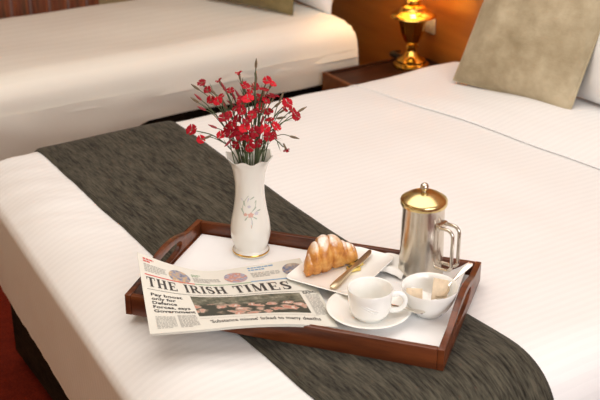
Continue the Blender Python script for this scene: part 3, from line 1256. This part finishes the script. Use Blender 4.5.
# ------------------------------------------------------------------ china vase
TFZ = LZ + 0.003                                # things stand on the paper lining
vp = at(251, 250.5, TFZ)
vase = thing('china_vase', 'white china vase with a gilt foot and painted blossoms', 'vase', vp)
VR = [(0.000, 0.002), (0.036, 0.0), (0.0385, 0.003), (0.0385, 0.006), (0.0345, 0.010), (0.0345, 0.014), (0.0385, 0.026), (0.0420, 0.042), (0.0422, 0.058), (0.0395, 0.078), (0.0355, 0.098), (0.0322, 0.120), (0.0305, 0.142), (0.0312, 0.164), (0.0345, 0.186), (0.0400, 0.204), (0.0465, 0.215), (0.0490, 0.219)]
V_H = 0.219


def dense(prof, n):
    ps = [Vector((r, 0, z)) for r, z in prof]
    return [((q := catmull(ps, i / n)).x, q.z) for i in range(n + 1)]


VP = dense(VR, 70)


def v_radius(z):
    for (r0, za), (r1, zb) in zip(VP, VP[1:]):
        if za <= z <= zb:
            return r0 + (r1 - r0) * (z - za) / max(1e-9, zb - za)
    return VP[-1][0]


def scallop(r, z, a, j):
    k = max(0, (z - 0.185) / (V_H - 0.185))
    return r * (1 + 0.035 * k * math.cos(a * 8)), z + 0.0035 * k * k * math.cos(a * 8)


mb = MB()
inner = [(max(0.004, r - 0.0025), z) for r, z in reversed(VP) if z > 0.015]
mb.lathe(VP + inner, 64, scallop)
mb.build('vase_body', 'vase', vase)
MB().lathe([(0.0388, 0.0025), (0.0396, 0.004), (0.0394, 0.0055), (0.0386, 0.0068)], 56).build('gilt_foot_ring', 'gold', vase)


def wrap(ang, z, h):
    r = v_radius(z) + h
    return Vector((r * math.cos(ang), r * math.sin(ang), z))


cam_ang = math.atan2(-vp.y, -vp.x)              # side of the vase that faces the room's front


def decal(name, mat, ca, cz, la, lz, rot, kind):
    """petal or leaf painted on the china: la, lz half sizes in metres"""
    r = v_radius(cz)
    vs = [wrap(cam_ang + ca / r, cz, 0.0004)]
    n = 14
    for i in range(n):
        a = 2 * PI * i / n
        k = 1.0 if kind == 'leaf' else 0.8 + 0.2 * math.cos(5 * a)
        x, y = la * k * math.cos(a), lz * k * math.sin(a)
        if kind == 'leaf':
            y *= 0.6 + 0.4 * math.cos(a)
        x, y = x * math.cos(rot) - y * math.sin(rot), x * math.sin(rot) + y * math.cos(rot)
        vs.append(wrap(cam_ang + (ca + x) / r, cz + y, 0.0004))
    return MB().add(vs, [(0, 1 + i, 1 + (i + 1) % n) for i in range(n)]).build(name, mat, vase)


for ca, cz, s, mt in ((0.001, 0.100, 0.0075, 'pinkdec'), (-0.010, 0.101, 0.005, 'pinkdec'), (0.013, 0.103, 0.0055, 'lilacdec'), (-0.002, 0.118, 0.0045, 'lilacdec')):
    decal('painted_blossom', mt, ca, cz, s, s * 0.85, 0.3, 'bloom')
for ca, cz, l, ro, mt in ((-0.016, 0.108, 0.007, 2.2, 'greendec'), (-0.012, 0.124, 0.007, 1.9, 'greendec'), (0.008, 0.112, 0.007, 0.8, 'greendec'), (0.017, 0.108, 0.006, 0.2, 'greendec'),
                          (-0.008, 0.093, 0.006, -2.2, 'greendec'), (0.009, 0.094, 0.006, -0.6, 'greendec'), (0.003, 0.085, 0.006, -1.5, 'lilacdec'), (-0.004, 0.132, 0.006, 1.2, 'lilacdec'),
                          (0.004, 0.136, 0.006, 0.6, 'greendec'), (-0.017, 0.132, 0.005, 2.4, 'lilacdec'), (0.002, 0.076, 0.004, -1.5, 'pinkdec'), (0.011, 0.128, 0.004, 1.0, 'greendec')):
    decal('painted_leaf', mt, ca, cz, l, l * 0.33, ro, 'leaf')
for k, pts in enumerate(([(-0.014, 0.100), (-0.016, 0.115), (-0.011, 0.130), (-0.003, 0.142)], [(0.0, 0.098), (0.004, 0.085), (0.002, 0.072)], [(0.002, 0.105), (0.010, 0.116), (0.013, 0.130)])):
    cv = [catmull([Vector((a, 0, z)) for a, z in pts], i / 12) for i in range(13)]
    vs = []
    for q in cv:
        r = v_radius(q.z)
        vs += [wrap(cam_ang + (q.x - 0.0006) / r, q.z, 0.0004), wrap(cam_ang + (q.x + 0.0006) / r, q.z, 0.0004)]
    MB().add(vs, [(2 * i, 2 * i + 1, 2 * i + 3, 2 * i + 2) for i in range(12)]).build('painted_tendril', 'greendec', vase)


# ------------------------------------------------------------------ the red dianthus bouquet
def bloom_mesh(seed):
    r = random.Random(seed)
    mb = MB()
    for k in range(5):
        a0 = 2 * PI * k / 5 + r.uniform(-0.12, 0.12)
        L = r.uniform(0.0105, 0.0130)
        tilt = r.uniform(0.05, 0.40)
        rows = [(0.0015, 0.0010), (0.006, 0.0042), (0.80 * L, 0.0062)]
        vs = []
        for d, w in rows:
            for s in (-1, -0.33, 0.33, 1):
                vs.append((d, s * w, d * tilt + 0.0012 * (1 - s * s)))
        for s, dd in ((-1, 0.93), (-0.6, 1.04), (-0.33, 0.96), (0, 1.06), (0.33, 0.96), (0.6, 1.03), (1, 0.93)):
            vs.append((L * dd, s * 0.0066, L * dd * tilt * 0.9 + 0.0010 * math.sin(5 * s)))
        fs = []
        for j in range(2):
            for i in range(3):
                fs.append((j * 4 + i, j * 4 + i + 1, j * 4 + i + 5, j * 4 + i + 4))
        fs += [(8, 9, 14, 13, 12), (9, 10, 16, 15, 14), (10, 11, 18, 17, 16)]
        rot = Matrix.Rotation(a0, 4, 'Z')
        mb.add([rot @ Vector(v) for v in vs], fs)
    return mb


def calyx_mesh():
    return MB().lathe([(0.0008, -0.013), (0.0020, -0.011), (0.0021, -0.004), (0.0028, 0.0008), (0.0012, 0.0012)], 8, cap0=True, cap1=True)


def bud_mesh():
    return MB().lathe([(0.0008, -0.006), (0.0020, -0.003), (0.0022, 0.003), (0.0014, 0.007), (0.0005, 0.011)], 8, cap0=True, cap1=True)


def as_mesh(mb, name, mat):
    o = mb.build(name, mat)
    me = o.data
    bpy.data.objects.remove(o)
    return me


BLOOMS = [as_mesh(bloom_mesh(s), 'flower_head', 'petal') for s in range(5)]
CALYX = as_mesh(calyx_mesh(), 'calyx', 'calyx')
BUD = as_mesh(bud_mesh(), 'bud', 'budred')
BUDG = as_mesh(bud_mesh(), 'bud', 'calyx')


def put(me, name, parent, loc, axis, scale=1.0):
    o = bpy.data.objects.new(name, me)
    COL.objects.link(o)
    o.parent = parent
    o.location = loc
    o.rotation_euler = axis.to_track_quat('Z', 'Y').to_euler()
    o.scale = (scale,) * 3
    return o


MOUTH = vp + Vector((0, 0, V_H))
rf = random.Random(21)
MID = 'red dianthus sprig in the dense middle of the bouquet'
GRP = 'red dianthus sprigs in the vase'
# (label, tips); each tip = pixel x, y, depth offset behind the vase axis in metres, kind
SPRIGS = [
    ('lowest red dianthus sprig drooping to the left over the dark runner', [(192, 130, -0.03, 'f'), (201, 139, -0.035, 'f'), (208, 137, -0.03, 'g')]),
    ('upright red dianthus sprig at the upper left with a green bud', [(202, 83, 0.0, 'f'), (207.5, 90, -0.01, 'f'), (196.5, 88, 0.01, 'g')]),
    ('thin budding sprig leaning furthest left below the upper blooms', [(196, 101, 0.03, 'g'), (203, 109, 0.02, 'b'), (199, 98, 0.03, 'b')]),
    ('dianthus sprig with a small half open bloom left of the tall stalks', [(219.5, 81.5, 0.02, 'h'), (224, 88, 0.015, 'b'), (213, 92, 0.0, 'g')]),
    ('slender sprig with one cup shaped bud left of the tallest stalk', [(239, 74, 0.0, 'h')]),
    ('tallest stalk of the bouquet ending in a single closed bud', [(256, 65, 0.01, 'g'), (256, 80, 0.01, 'g')]),
    ('red dianthus sprig with the highest open bloom right of the tallest stalk', [(267, 80.5, 0.0, 'f'), (272, 84, 0.01, 'f'), (264, 90, -0.01, 'f')]),
    ('red dianthus sprig spreading furthest right with two blooms near its tip', [(296, 116, -0.02, 'f'), (292, 110, 0.0, 'f'), (301, 110, 0.0, 'g')]),
    ('red dianthus sprig at the upper right with a lone round bloom', [(287.5, 103, 0.02, 'f'), (284, 110, 0.01, 'h'), (281, 98, 0.02, 'g')]),
    ('single dianthus bloom hanging low at the right of the vase', [(286, 149, -0.02, 'h'), (293, 137, -0.01, 'g')]),
    ('pair of dianthus blooms side by side left of the bouquet centre', [(211, 100, 0.0, 'f'), (218, 101, -0.02, 'f'), (221, 97, 0.0, 'f')]),
    ('red dianthus sprig with a lone bloom low on the left edge', [(221, 135, -0.03, 'f'), (214, 127, -0.01, 'b')]),
    (MID, [(230, 91, 0.02, 'f'), (234, 97, 0.0, 'b')]),
    (MID, [(245, 86, 0.0, 'f'), (238, 95, 0.02, 'b')]),
    (MID, [(255, 87, 0.02, 'f'), (250, 93, 0.0, 'h')]),
    (MID, [(248, 99, -0.03, 'f'), (243, 100, -0.02, 'f')]),
    (MID, [(266, 101, -0.02, 'f'), (270, 97, 0.0, 'f')]),
    (MID, [(274, 96, 0.02, 'f'), (277, 105, 0.01, 'g')]),
    (MID, [(258, 98, 0.02, 'f'), (260, 107, 0.0, 'f')]),
    (MID, [(229, 115, -0.03, 'f'), (224, 118, -0.04, 'f')]),
    (MID, [(242, 111, -0.04, 'f'), (236, 109, -0.02, 'f')]),
    (MID, [(252, 115, -0.04, 'f'), (257, 112, -0.02, 'f')]),
    (MID, [(247, 121, -0.05, 'f'), (238, 119, -0.03, 'f')]),
    (MID, [(265, 129, -0.05, 'f'), (262, 121, -0.03, 'b')]),
    (MID, [(276, 127, -0.03, 'f'), (270, 120, 0.0, 'f')]),
    (MID, [(269, 137, -0.04, 'f'), (274, 135, -0.02, 'f')]),
    (MID, [(232, 125, -0.04, 'f'), (228, 129, -0.03, 'f')]),
    (MID, [(231, 133, -0.045, 'f'), (239, 131, -0.04, 'f')]),
    (MID, [(245, 128, -0.055, 'f'), (241, 136, -0.05, 'f')]),
    (MID, [(255, 132, -0.055, 'f'), (250, 138, -0.05, 'f')]),
    (MID, [(236, 145, -0.05, 'f'), (229, 142, -0.04, 'b')]),
    (MID, [(250, 147, -0.06, 'f'), (258, 143, -0.05, 'f')]),
    (MID, [(262, 110, 0.03, 'b'), (232, 104, 0.03, 'b')]),
    (MID, [(225, 106, 0.02, 'b'), (241, 104, 0.0, 'f')]),
    (MID, [(268, 112, 0.01, 'f'), (280, 118, 0.0, 'g')]),
]


def leaf_blade(mb, p, d, L, w):
    d = d.normalized()
    s = d.cross(Vector((0, 0, 1)))
    s = s.normalized() if s.length > 0.01 else Vector((1, 0, 0))
    n = s.cross(d)
    vs = []
    for t, ww in ((0, 0.4), (0.35, 1.0), (0.7, 0.7), (1.0, 0.05)):
        c = p + d * L * t - Vector((0, 0, 1)) * 0.15 * L * t * t
        vs += [c + s * w * ww, c - s * w * ww]
    mb.add(vs, [(0, 1, 3, 2), (2, 3, 5, 4), (4, 5, 7, 6)])


for idx, (lab, tips) in enumerate(SPRIGS):
    an = rf.uniform(0, 2 * PI)
    tip0 = on_vertical(tips[0][0], tips[0][1], MOUTH + BACK * tips[0][2], BACK)
    out = (tip0 - MOUTH)
    lean_out = Vector((out.x, out.y, 0))
    lo_ = lean_out.normalized() * min(0.026, lean_out.length * 0.35) if lean_out.length > 0.001 else Vector()
    root = vp + Vector((0, 0, 0.085)) + Vector((math.cos(an), math.sin(an), 0)) * 0.012 - lo_ * 0.3
    mouth = MOUTH + lo_ * 1.05 + Vector((math.cos(an), math.sin(an), 0)) * 0.008 + Vector((0, 0, -0.006))
    if lab is MID:
        py = tips[0][1]
        lab = ('red dianthus sprig in the upper middle of the bouquet' if py < 105 else
               'red dianthus sprig in the crowded centre of the bouquet' if py < 124 else
               'red dianthus sprig low in the bouquet just above the vase rim')
    sp = thing('dianthus_sprig', lab, 'flower', root, 0, GRP)
    stem_mb = MB()
    main = None
    for k, (px, py, dep, kind) in enumerate(tips):
        tip = on_vertical(px, py, MOUTH + BACK * dep, BACK)
        rise = max(0.02, (tip.z - mouth.z))
        if k == 0:
            ctrl = [root, mouth, mouth * 0.45 + tip * 0.55 + Vector((0, 0, 0.16 * rise + (0.03 if tip.z < MOUTH.z + 0.05 else 0))) - lo_ * 0.3, tip]
            main = [catmull(ctrl, i / 22) for i in range(23)]
            path = main
        else:
            # side branch leaving the main stalk part way up
            st = main[12] if (tip - main[12]).length > 0.015 else main[9]
            dv = main[13] - main[12]
            path = [catmull([st, st * 0.5 + tip * 0.5 + dv.normalized() * 0.008 + Vector((0, 0, 0.004)), tip], i / 10) for i in range(11)]
        axis = (path[-1] - path[-2]).normalized()
        if kind == 'f':
            axis = (axis * 0.8 + Vector((0, 0, 0.5)) - BACK * rf.uniform(0.3, 1.1) + Vector((rf.uniform(-.5, .5), rf.uniform(-.5, .5), 0))).normalized()
            path[-1] = tip - axis * 0.011
        elif kind == 'h':
            path[-1] = tip - axis * 0.011
        else:
            path[-1] = tip - axis * 0.005
        stem_mb.tube(path, [0.0012 if k == 0 else 0.0009] * len(path), 5)
        lp = tip - root
        if kind == 'f':
            h = put(BLOOMS[rf.randrange(5)], 'flower_head', sp, lp, axis, rf.uniform(0.68, 0.98))
            put(CALYX, 'calyx', sp, lp, axis)
        elif kind == 'h':
            a2 = axis if py < 140 else (axis + Vector((0, 0, -1.2))).normalized()
            h = put(BLOOMS[rf.randrange(5)], 'flower_head', sp, lp, a2, 0.62)
            h.scale = (0.6, 0.6, 1.4)
            put(CALYX, 'calyx', sp, lp, a2)
        elif kind == 'b':
            put(BUD, 'bud', sp, lp, axis, 1.2)
        else:
            put(BUDG, 'bud', sp, lp, axis, 1.25)
        # a pair of narrow leaves on each stalk
        if k == 0:
            for i in (9, 11, 13, 15, 18):
                q = main[i]
                dd = (main[i + 1] - main[i]).normalized()
                sd = Vector((rf.uniform(-1, 1), rf.uniform(-1, 1), 0)).normalized()
                leaf_blade(stem_mb, q, dd + sd * 0.55, rf.uniform(0.014, 0.026), 0.0011)
                leaf_blade(stem_mb, q, dd - sd * 0.55, rf.uniform(0.014, 0.026), 0.0011)
    at_parent(stem_mb, root).build('stalk', 'stem', sp)

# ------------------------------------------------------------------ side plate, croissant, knife, butter, napkin
PZ = Z0 + 0.043
pc = at(341, 270, PZ)
P_ANG = math.radians(28)
plate = thing('side_plate', 'rectangular white china plate under the croissant', 'plate', (pc.x, pc.y, PZ), P_ANG)


def rrect(hx, hy, r, n=6):
    out = []
    for cx, cy, a0 in ((hx - r, hy - r, 0), (-hx + r, hy - r, 90), (-hx + r, -hy + r, 180), (hx - r, -hy + r, 270)):
        for i in range(n + 1):
            a = math.radians(a0 + 90 * i / n)
            out.append((cx + r * math.cos(a), cy + r * math.sin(a)))
    return out


PHX, PHY = 0.098, 0.078
mb = MB()
rings = [(0.60, -0.0005), (0.82, -0.0005), (0.98, 0.0055), (1.0, 0.0075), (0.985, 0.0085), (0.95, 0.0078), (0.80, 0.0035), (0.55, 0.0032)]
base_ring = rrect(PHX, PHY, 0.016)
nr = len(base_ring)
vs, fs = [], []
for s, z in rings:
    vs += [(x * s, y * s, z) for x, y in base_ring]
for j in range(len(rings) - 1):
    for i in range(nr):
        k = (i + 1) % nr
        fs.append((j * nr + i, j * nr + k, (j + 1) * nr + k, (j + 1) * nr + i))
fs.append(tuple(reversed(range(nr))))
fs.append(tuple(range((len(rings) - 1) * nr, len(rings) * nr)))
mb.add(vs, fs).build('plate_body', 'porcelain', plate)
PT = PZ + 0.0036

# croissant: overlapping rolls along a bent spine, tips tapering
ca, cb_ = at(303, 274, PT), at(356, 259, PT)
cd_ = cb_ - ca
cl_ = cd_.length
cro = thing('croissant', 'golden croissant dusted with icing sugar on the side plate', 'croissant', (ca + cb_) / 2, math.atan2(cd_.y, cd_.x))


def crois(u, v):
    # u around, v along
    x = (v - 0.5) * cl_
    env = (math.sin(PI * min(1, max(0, 0.03 + v * 0.97)) ** 0.82)) ** 0.62
    env = max(env, 0.03)
    if v > 0.80:
        env = max(env, 0.62 * (1 - ((v - 0.80) / 0.20) ** 3) ** 0.5) if v < 1 else 0.03
    a = 2 * PI * u
    vv = v + 0.05 * math.cos(a) - 0.02 * math.sin(2 * a)
    cuts = [-0.2, 0.10, 0.27, 0.50, 0.74, 0.90, 1.3]
    step = 1.0
    for c0, c1 in zip(cuts, cuts[1:]):
        if c0 <= vv < c1:
            ph = (vv - c0) / (c1 - c0)
            step = 0.84 + 0.19 * math.sin(PI * ph ** 0.8) ** 0.45
    R = 0.0335 * env * step
    if v < 1e-6 or v > 1 - 1e-6:
        R = 1e-5
    R *= 1 + 0.07 * noise.noise(Vector((math.cos(a) * 2, math.sin(a) * 2, v * 7))) + 0.03 * noise.noise(Vector((math.cos(a) * 6, math.sin(a) * 6, v * 22)))
    y = R * 1.02 * math.cos(a + 0.0)
    z = R * 1.12 * math.sin(a)
    cz = 0.0335 * env * 0.92
    z = cz + z
    z = max(z, 0.0006)
    # slanted wraps: shear segments sideways
    x += 0.012 * math.cos(a) * env
    return Vector((x, y + 0.012 * math.sin(PI * v) - 0.006, z))


MB().grid(crois, 48, 90, closed_u=True).build('crust', 'croissant', cro)

# butter pats
bt = at(353.5, 270, PT)
for k, (dx, dy, rz, lab) in enumerate(((0.0, 0.0, 0.25, 'small gold foil butter pat nearer the cup under the knife'), (0.016, 0.014, 0.45, 'small dark printed gold butter pat behind the other one'))):
    b_ = thing('butter_pat', lab, 'butter', (bt.x + dx, bt.y + dy, PT), P_ANG + rz - 0.9, 'butter pats on the side plate')
    MB().box((-0.013, -0.009, 0.0), (0.013, 0.009, 0.0075)).build('foil_wrapper', 'foil', b_, bevel=0.0015)
    MB().box((-0.011 + 0.008 * k, -0.007, 0.0076), (0.002 + 0.009 * k, 0.007, 0.0079)).build('printed_patch', 'foil_dark', b_, smooth=False)

# butter knife
k0, k1 = at(331.5, 288, PT + 0.008), at(371, 250, PT + 0.012)
kd = (k1 - k0)
kl = kd.length
knife = thing('butter_knife', 'butter knife lying across the side plate beside the croissant', 'knife', k0)
knife.rotation_euler = (0, -math.asin(kd.z / kl), math.atan2(kd.y, kd.x))


def outline_solid(tp, th):
    """tp: list of (x, left, right); th thickness list"""
    mb = MB()
    vs, fs = [], []
    for (x, l, r), t in zip(tp, th):
        vs += [(x, l, t / 2), (x, (l + r) / 2, t * 0.72), (x, r, t / 2), (x, r, -t / 2), (x, l, -t / 2)]
    n = 5
    for j in range(len(tp) - 1):
        for i in range(n):
            k = (i + 1) % n
            fs.append((j * n + i, j * n + k, (j + 1) * n + k, (j + 1) * n + i))
    fs.append(tuple(range(n)))
    fs.append(tuple(reversed(range((len(tp) - 1) * n, len(tp) * n))))
    return mb.add(vs, fs)


h_end = 0.52 * kl
outline_solid([(0, -0.0035, 0.0035), (0.003, -0.0055, 0.0055), (0.02, -0.006, 0.006), (0.05, -0.0048, 0.0048), (h_end, -0.0035, 0.0035)], [0.003, 0.005, 0.0055, 0.005, 0.004]).build('handle', 'cutlery', knife)
outline_solid([(h_end, -0.0035, 0.0035), (h_end + 0.012, -0.0065, 0.0045), (h_end + 0.045, -0.0085, 0.0045), (kl - 0.015, -0.0075, 0.0045), (kl - 0.004, -0.0035, 0.0040), (kl, 0.001, 0.003)], [0.004, 0.0022, 0.0018, 0.0016, 0.0014, 0.001]).build('blade', 'cutlery', knife)

# crumpled napkin between plate and coffee press
npk = at(388, 268, TFZ)


def napkin_uv(u, v):
    x = (u - 0.5) * 0.085
    y = (v - 0.5) * 0.085
    z = 0.004 + 0.016 * (0.5 + 0.5 * math.sin(u * 9 + v * 2.5)) * math.sin(PI * min(1, max(0, u))) + 0.010 * (0.5 + noise.noise(Vector((u * 3, v * 3, 5))))
    return Vector((x + 0.008 * math.sin(v * 5), y, max(0.0008, z * (0.4 + 0.6 * math.sin(PI * v)))))


nk = thing('napkin', 'crumpled white napkin between the side plate and the coffee press', 'napkin', npk, math.radians(35))
MB().grid(napkin_uv, 26, 22).build('napkin_cloth', 'napkin', nk)

# ------------------------------------------------------------------ cup and saucer
sc = at(369, 312.5, TFZ + 0.006)
sauc = thing('saucer', 'round white saucer under the coffee cup at the front of the tray', 'saucer', (sc.x, sc.y, TFZ))
SP = [(0.0, 0.003), (0.034, 0.003), (0.040, 0.0002), (0.043, 0.0002), (0.046, 0.004), (0.062, 0.010), (0.076, 0.0155), (0.0815, 0.0178), (0.0822, 0.0190), (0.0810, 0.0196), (0.074, 0.0178), (0.060, 0.0125), (0.044, 0.0078), (0.030, 0.0070), (0.029, 0.0062), (0.0, 0.0062)]
MB().lathe(SP, 64).build('saucer_body', 'porcelain', sauc)

CR, CH = 0.0435, 0.062
cz = TFZ + 0.0066
cc = at(370.5, 287.5, cz + CH)
cup = thing('coffee_cup', 'white china coffee cup standing on the saucer', 'cup', (cc.x, cc.y, cz))
CPF = [(0.0, 0.003), (0.022, 0.003), (0.024, 0.0003), (0.027, 0.0003), (0.029, 0.004), (0.036, 0.010), (0.0395, 0.018), (0.0412, 0.032), (0.0425, 0.050), (CR, CH - 0.0015), (CR - 0.0008, CH), (CR - 0.0022, CH - 0.001), (0.0398, 0.050), (0.0385, 0.032), (0.0365, 0.018), (0.032, 0.010), (0.020, 0.0065), (0.0, 0.006)]
MB().lathe(CPF, 64).build('cup_body', 'porcelain', cup)
h_ang = math.atan2(RT.y, RT.x) - 0.12
hd = Vector((math.cos(h_ang), math.sin(h_ang), 0))
hp = [catmull([hd * 0.041 + Vector((0, 0, 0.050)), hd * 0.056 + Vector((0, 0, 0.053)), hd * 0.0655 + Vector((0, 0, 0.044)), hd * 0.065 + Vector((0, 0, 0.030)), hd * 0.055 + Vector((0, 0, 0.019)), hd * 0.039 + Vector((0, 0, 0.016))], i / 26) for i in range(27)]
MB().tube(hp, [0.0045 + 0.0012 * abs(i - 13) / 13 for i in range(27)], 12).build('cup_handle', 'porcelain', cup)
ccam = math.atan2(-cc.y, -cc.x)
for pts in ([(-0.020, 0.042), (-0.008, 0.038), (0.004, 0.031), (0.014, 0.027)], [(-0.012, 0.044), (0.002, 0.038), (0.014, 0.032), (0.022, 0.030)]):
    cv = [catmull([Vector((a, 0, z)) for a, z in pts], i / 14) for i in range(15)]
    pp = []
    for q in cv:
        r = 0.0412 + (q.z - 0.032) * 0.07 - 0.0002
        if q.z < 0.032:
            r = 0.0395 + (q.z - 0.018) / 0.014 * 0.0017
        a = ccam + q.x / r
        pp.append((r * math.cos(a), r * math.sin(a), q.z))
    MB().tube(pp, [0.0004 + 0.0010 * math.sin(PI * i / 14) for i in range(15)], 6).build('embossed_swirl', 'embossed', cup)


def spoon(name, label, cat, p_bowl, p_end, sag=0.0):
    d = p_end - p_bowl
    L = d.length
    o = thing(name, label, cat, p_bowl)
    o.rotation_euler = (0, -math.asin(d.z / L), math.atan2(d.y, d.x))
    mb = MB()

    def sb(side):
        def g(u, v):
            a = 2 * PI * u
            r = v
            return Vector((0.019 * (1 + r * math.cos(a)) - 0.002, 0.0125 * r * math.sin(a) * (1 - 0.12 * math.cos(a)), -0.0055 * (1 - r * r) + side))
        return g
    mb.grid(sb(0.0), 24, 6, closed_u=True)
    mb.grid(sb(-0.0011), 24, 6, closed_u=True)
    mb.build('spoon_bowl', 'silver', o)
    outline_solid([(0.034, -0.0035, 0.0035), (0.045, -0.0022, 0.0022), (L * 0.55, -0.0028, 0.0028), (L * 0.85, -0.0060, 0.0060), (L * 0.96, -0.0068, 0.0068), (L, -0.004, 0.004)], [0.0018, 0.0024, 0.0024, 0.002, 0.0018, 0.0014]).build('spoon_handle', 'silver', o)
    return o


spoon('teaspoon', 'silver teaspoon resting on the saucer behind the coffee cup', 'spoon', at(374, 301, TFZ + 0.0165), at(424, 313, TFZ + 0.036))

# ------------------------------------------------------------------ sugar bowl with sachets and spoon
bc = at(430, 286, TFZ + 0.056)
bowl = thing('sugar_bowl', 'white china bowl holding sugar sachets at the right of the tray', 'bowl', (bc.x, bc.y, TFZ))
BP = [(0.0, 0.003), (0.022, 0.003), (0.024, 0.0003), (0.028, 0.0003), (0.030, 0.004), (0.040, 0.014), (0.047, 0.028), (0.0515, 0.044), (0.0545, 0.0555), (0.0540, 0.0565), (0.0525, 0.0555), (0.049, 0.044), (0.0445, 0.028), (0.037, 0.015), (0.024, 0.008), (0.0, 0.007)]
MB().lathe(BP, 64).build('bowl_body', 'porcelain', bowl)


def sachet(label, mat, loc, rz, tiltx, tilty, w=0.030, h=0.045):
    o = thing('sugar_sachet', label, 'sachet', loc, 0, 'sugar sachets in the bowl')
    o.rotation_euler = (tiltx, tilty, rz)
    mb = MB()

    def g(side):
        def q(u, v):
            x, y = u * 2 - 1, v * 2 - 1
            return Vector((x * w / 2, y * h / 2, side * (0.0003 + 0.0035 * (1 - abs(x) ** 3) * (1 - abs(y) ** 4))))
        return q
    mb.grid(g(1), 10, 12)
    mb.grid(g(-1), 10, 12)
    mb.build('paper_packet', mat, o)
    MB().box((-w / 2, -h / 2 - 0.003, -0.0004), (w / 2, -h / 2, 0.0004)).build('crimped_end', mat, o, smooth=False)
    return o


bb = Vector((bc.x, bc.y, TFZ))
sachet('beige sugar sachet standing up in the white bowl', 'sachet_b', bb + RT * 0.020 + BACK * 0.004 + Vector((0, 0, 0.044)), YAW + 0.3, 1.05, 0.35, 0.034, 0.044)
sachet('white sugar sachet lying flat at the left in the bowl', 'sachet', bb - RT * 0.018 + BACK * 0.004 + Vector((0, 0, 0.034)), YAW + 1.2, 0.25, -0.2, 0.028, 0.042)
sachet('white sugar sachet below the beige one in the bowl', 'sachet', bb + RT * 0.006 - BACK * 0.012 + Vector((0, 0, 0.029)), YAW - 0.5, 0.2, 0.1, 0.028, 0.042)
sachet('beige sugar sachet leaning on the left inner side of the bowl', 'sachet_b', bb - RT * 0.031 - BACK * 0.004 + Vector((0, 0, 0.041)), YAW + 1.5, 0.1, -0.9, 0.022, 0.028)
spoon('teaspoon', 'silver teaspoon leaning out of the sugar bowl over the tray edge', 'spoon', bb + RT * 0.014 - BACK * 0.010 + Vector((0, 0, 0.040)), at(471, 263, TFZ + 0.064))

# ------------------------------------------------------------------ coffee press
pp0 = at(420.5, 271, TFZ)
press = thing('coffee_press', 'brushed steel coffee press with domed lid and twin rod handle', 'coffee press', pp0)
PR, PH = 0.0435, 0.152
MB().lathe([(0.0, 0.002), (0.0455, 0.0), (0.0465, 0.003), (0.0465, 0.010), (0.0450, 0.014), (0.0442, 0.06), (0.0432, 0.12), (0.0425, PH - 0.004), (0.0430, PH), (0.0410, PH), (0.0405, PH - 0.01), (0.040, 0.135), (0.0, 0.133)], 64).build('pot_body', 'steel', press)
lid = MB().lathe([(0.0, PH + 0.0005), (0.0465, PH + 0.0005), (0.0475, PH + 0.003), (0.0475, PH + 0.010), (0.0462, PH + 0.0125), (0.042, PH + 0.0150), (0.034, PH + 0.0205), (0.023, PH + 0.025), (0.012, PH + 0.027), (0.0, PH + 0.0275)], 64).build('lid', 'lid_reflection', press)
MB().lathe([(0.0045, PH + 0.0265), (0.0038, PH + 0.029), (0.0038, PH + 0.030), (0.0070, PH + 0.0315), (0.0090, PH + 0.0365), (0.0082, PH + 0.0415), (0.005, PH + 0.045), (0.0, PH + 0.046)], 24).build('knob', 'steel', lid)
ha = math.atan2(RT.y, RT.x) - math.radians(38)
hdir = Vector((math.cos(ha), math.sin(ha), 0))
hper = Vector((-math.sin(ha), math.cos(ha), 0))
for s in (-1, 1):
    o_ = hper * 0.0125 * s
    raw = [hdir * 0.040, hdir * 0.060, hdir * 0.070, hdir * 0.0765, hdir * 0.078, hdir * 0.078, hdir * 0.078, hdir * 0.077, hdir * 0.071, hdir * 0.060, hdir * 0.042]
    zz = [0.117, 0.118, 0.1165, 0.110, 0.100, 0.075, 0.046, 0.036, 0.030, 0.0285, 0.0285]
    ps = [r + o_ + Vector((0, 0, z)) for r, z in zip(raw, zz)]
    MB().tube([catmull(ps, i / 50) for i in range(51)], 0.0037, 10).build('handle_rod', 'steel', press)
hb = MB()
hb.box((-0.003, -0.017, -0.006), (0.006, 0.017, 0.006))
hb.xform(Matrix.Translation(hdir * 0.0425 + Vector((0, 0, 0.117))) @ Matrix.Rotation(ha, 4, 'Z')).build('handle_bracket', 'steel', press, bevel=0.002)
# pouring lip opposite the handle
sp_a = ha + PI
sdir = Vector((math.cos(sp_a), math.sin(sp_a), 0))
lp = MB()


def lip(u, v):
    a = sp_a + (u - 0.5) * 0.7
    k = math.cos((u - 0.5) * PI)
    r = 0.0432 + 0.012 * k * v
    return Vector((r * math.cos(a), r * math.sin(a), PH - 0.030 + 0.029 * v))


lp.grid(lip, 14, 8).build('pouring_lip', 'steel', press)
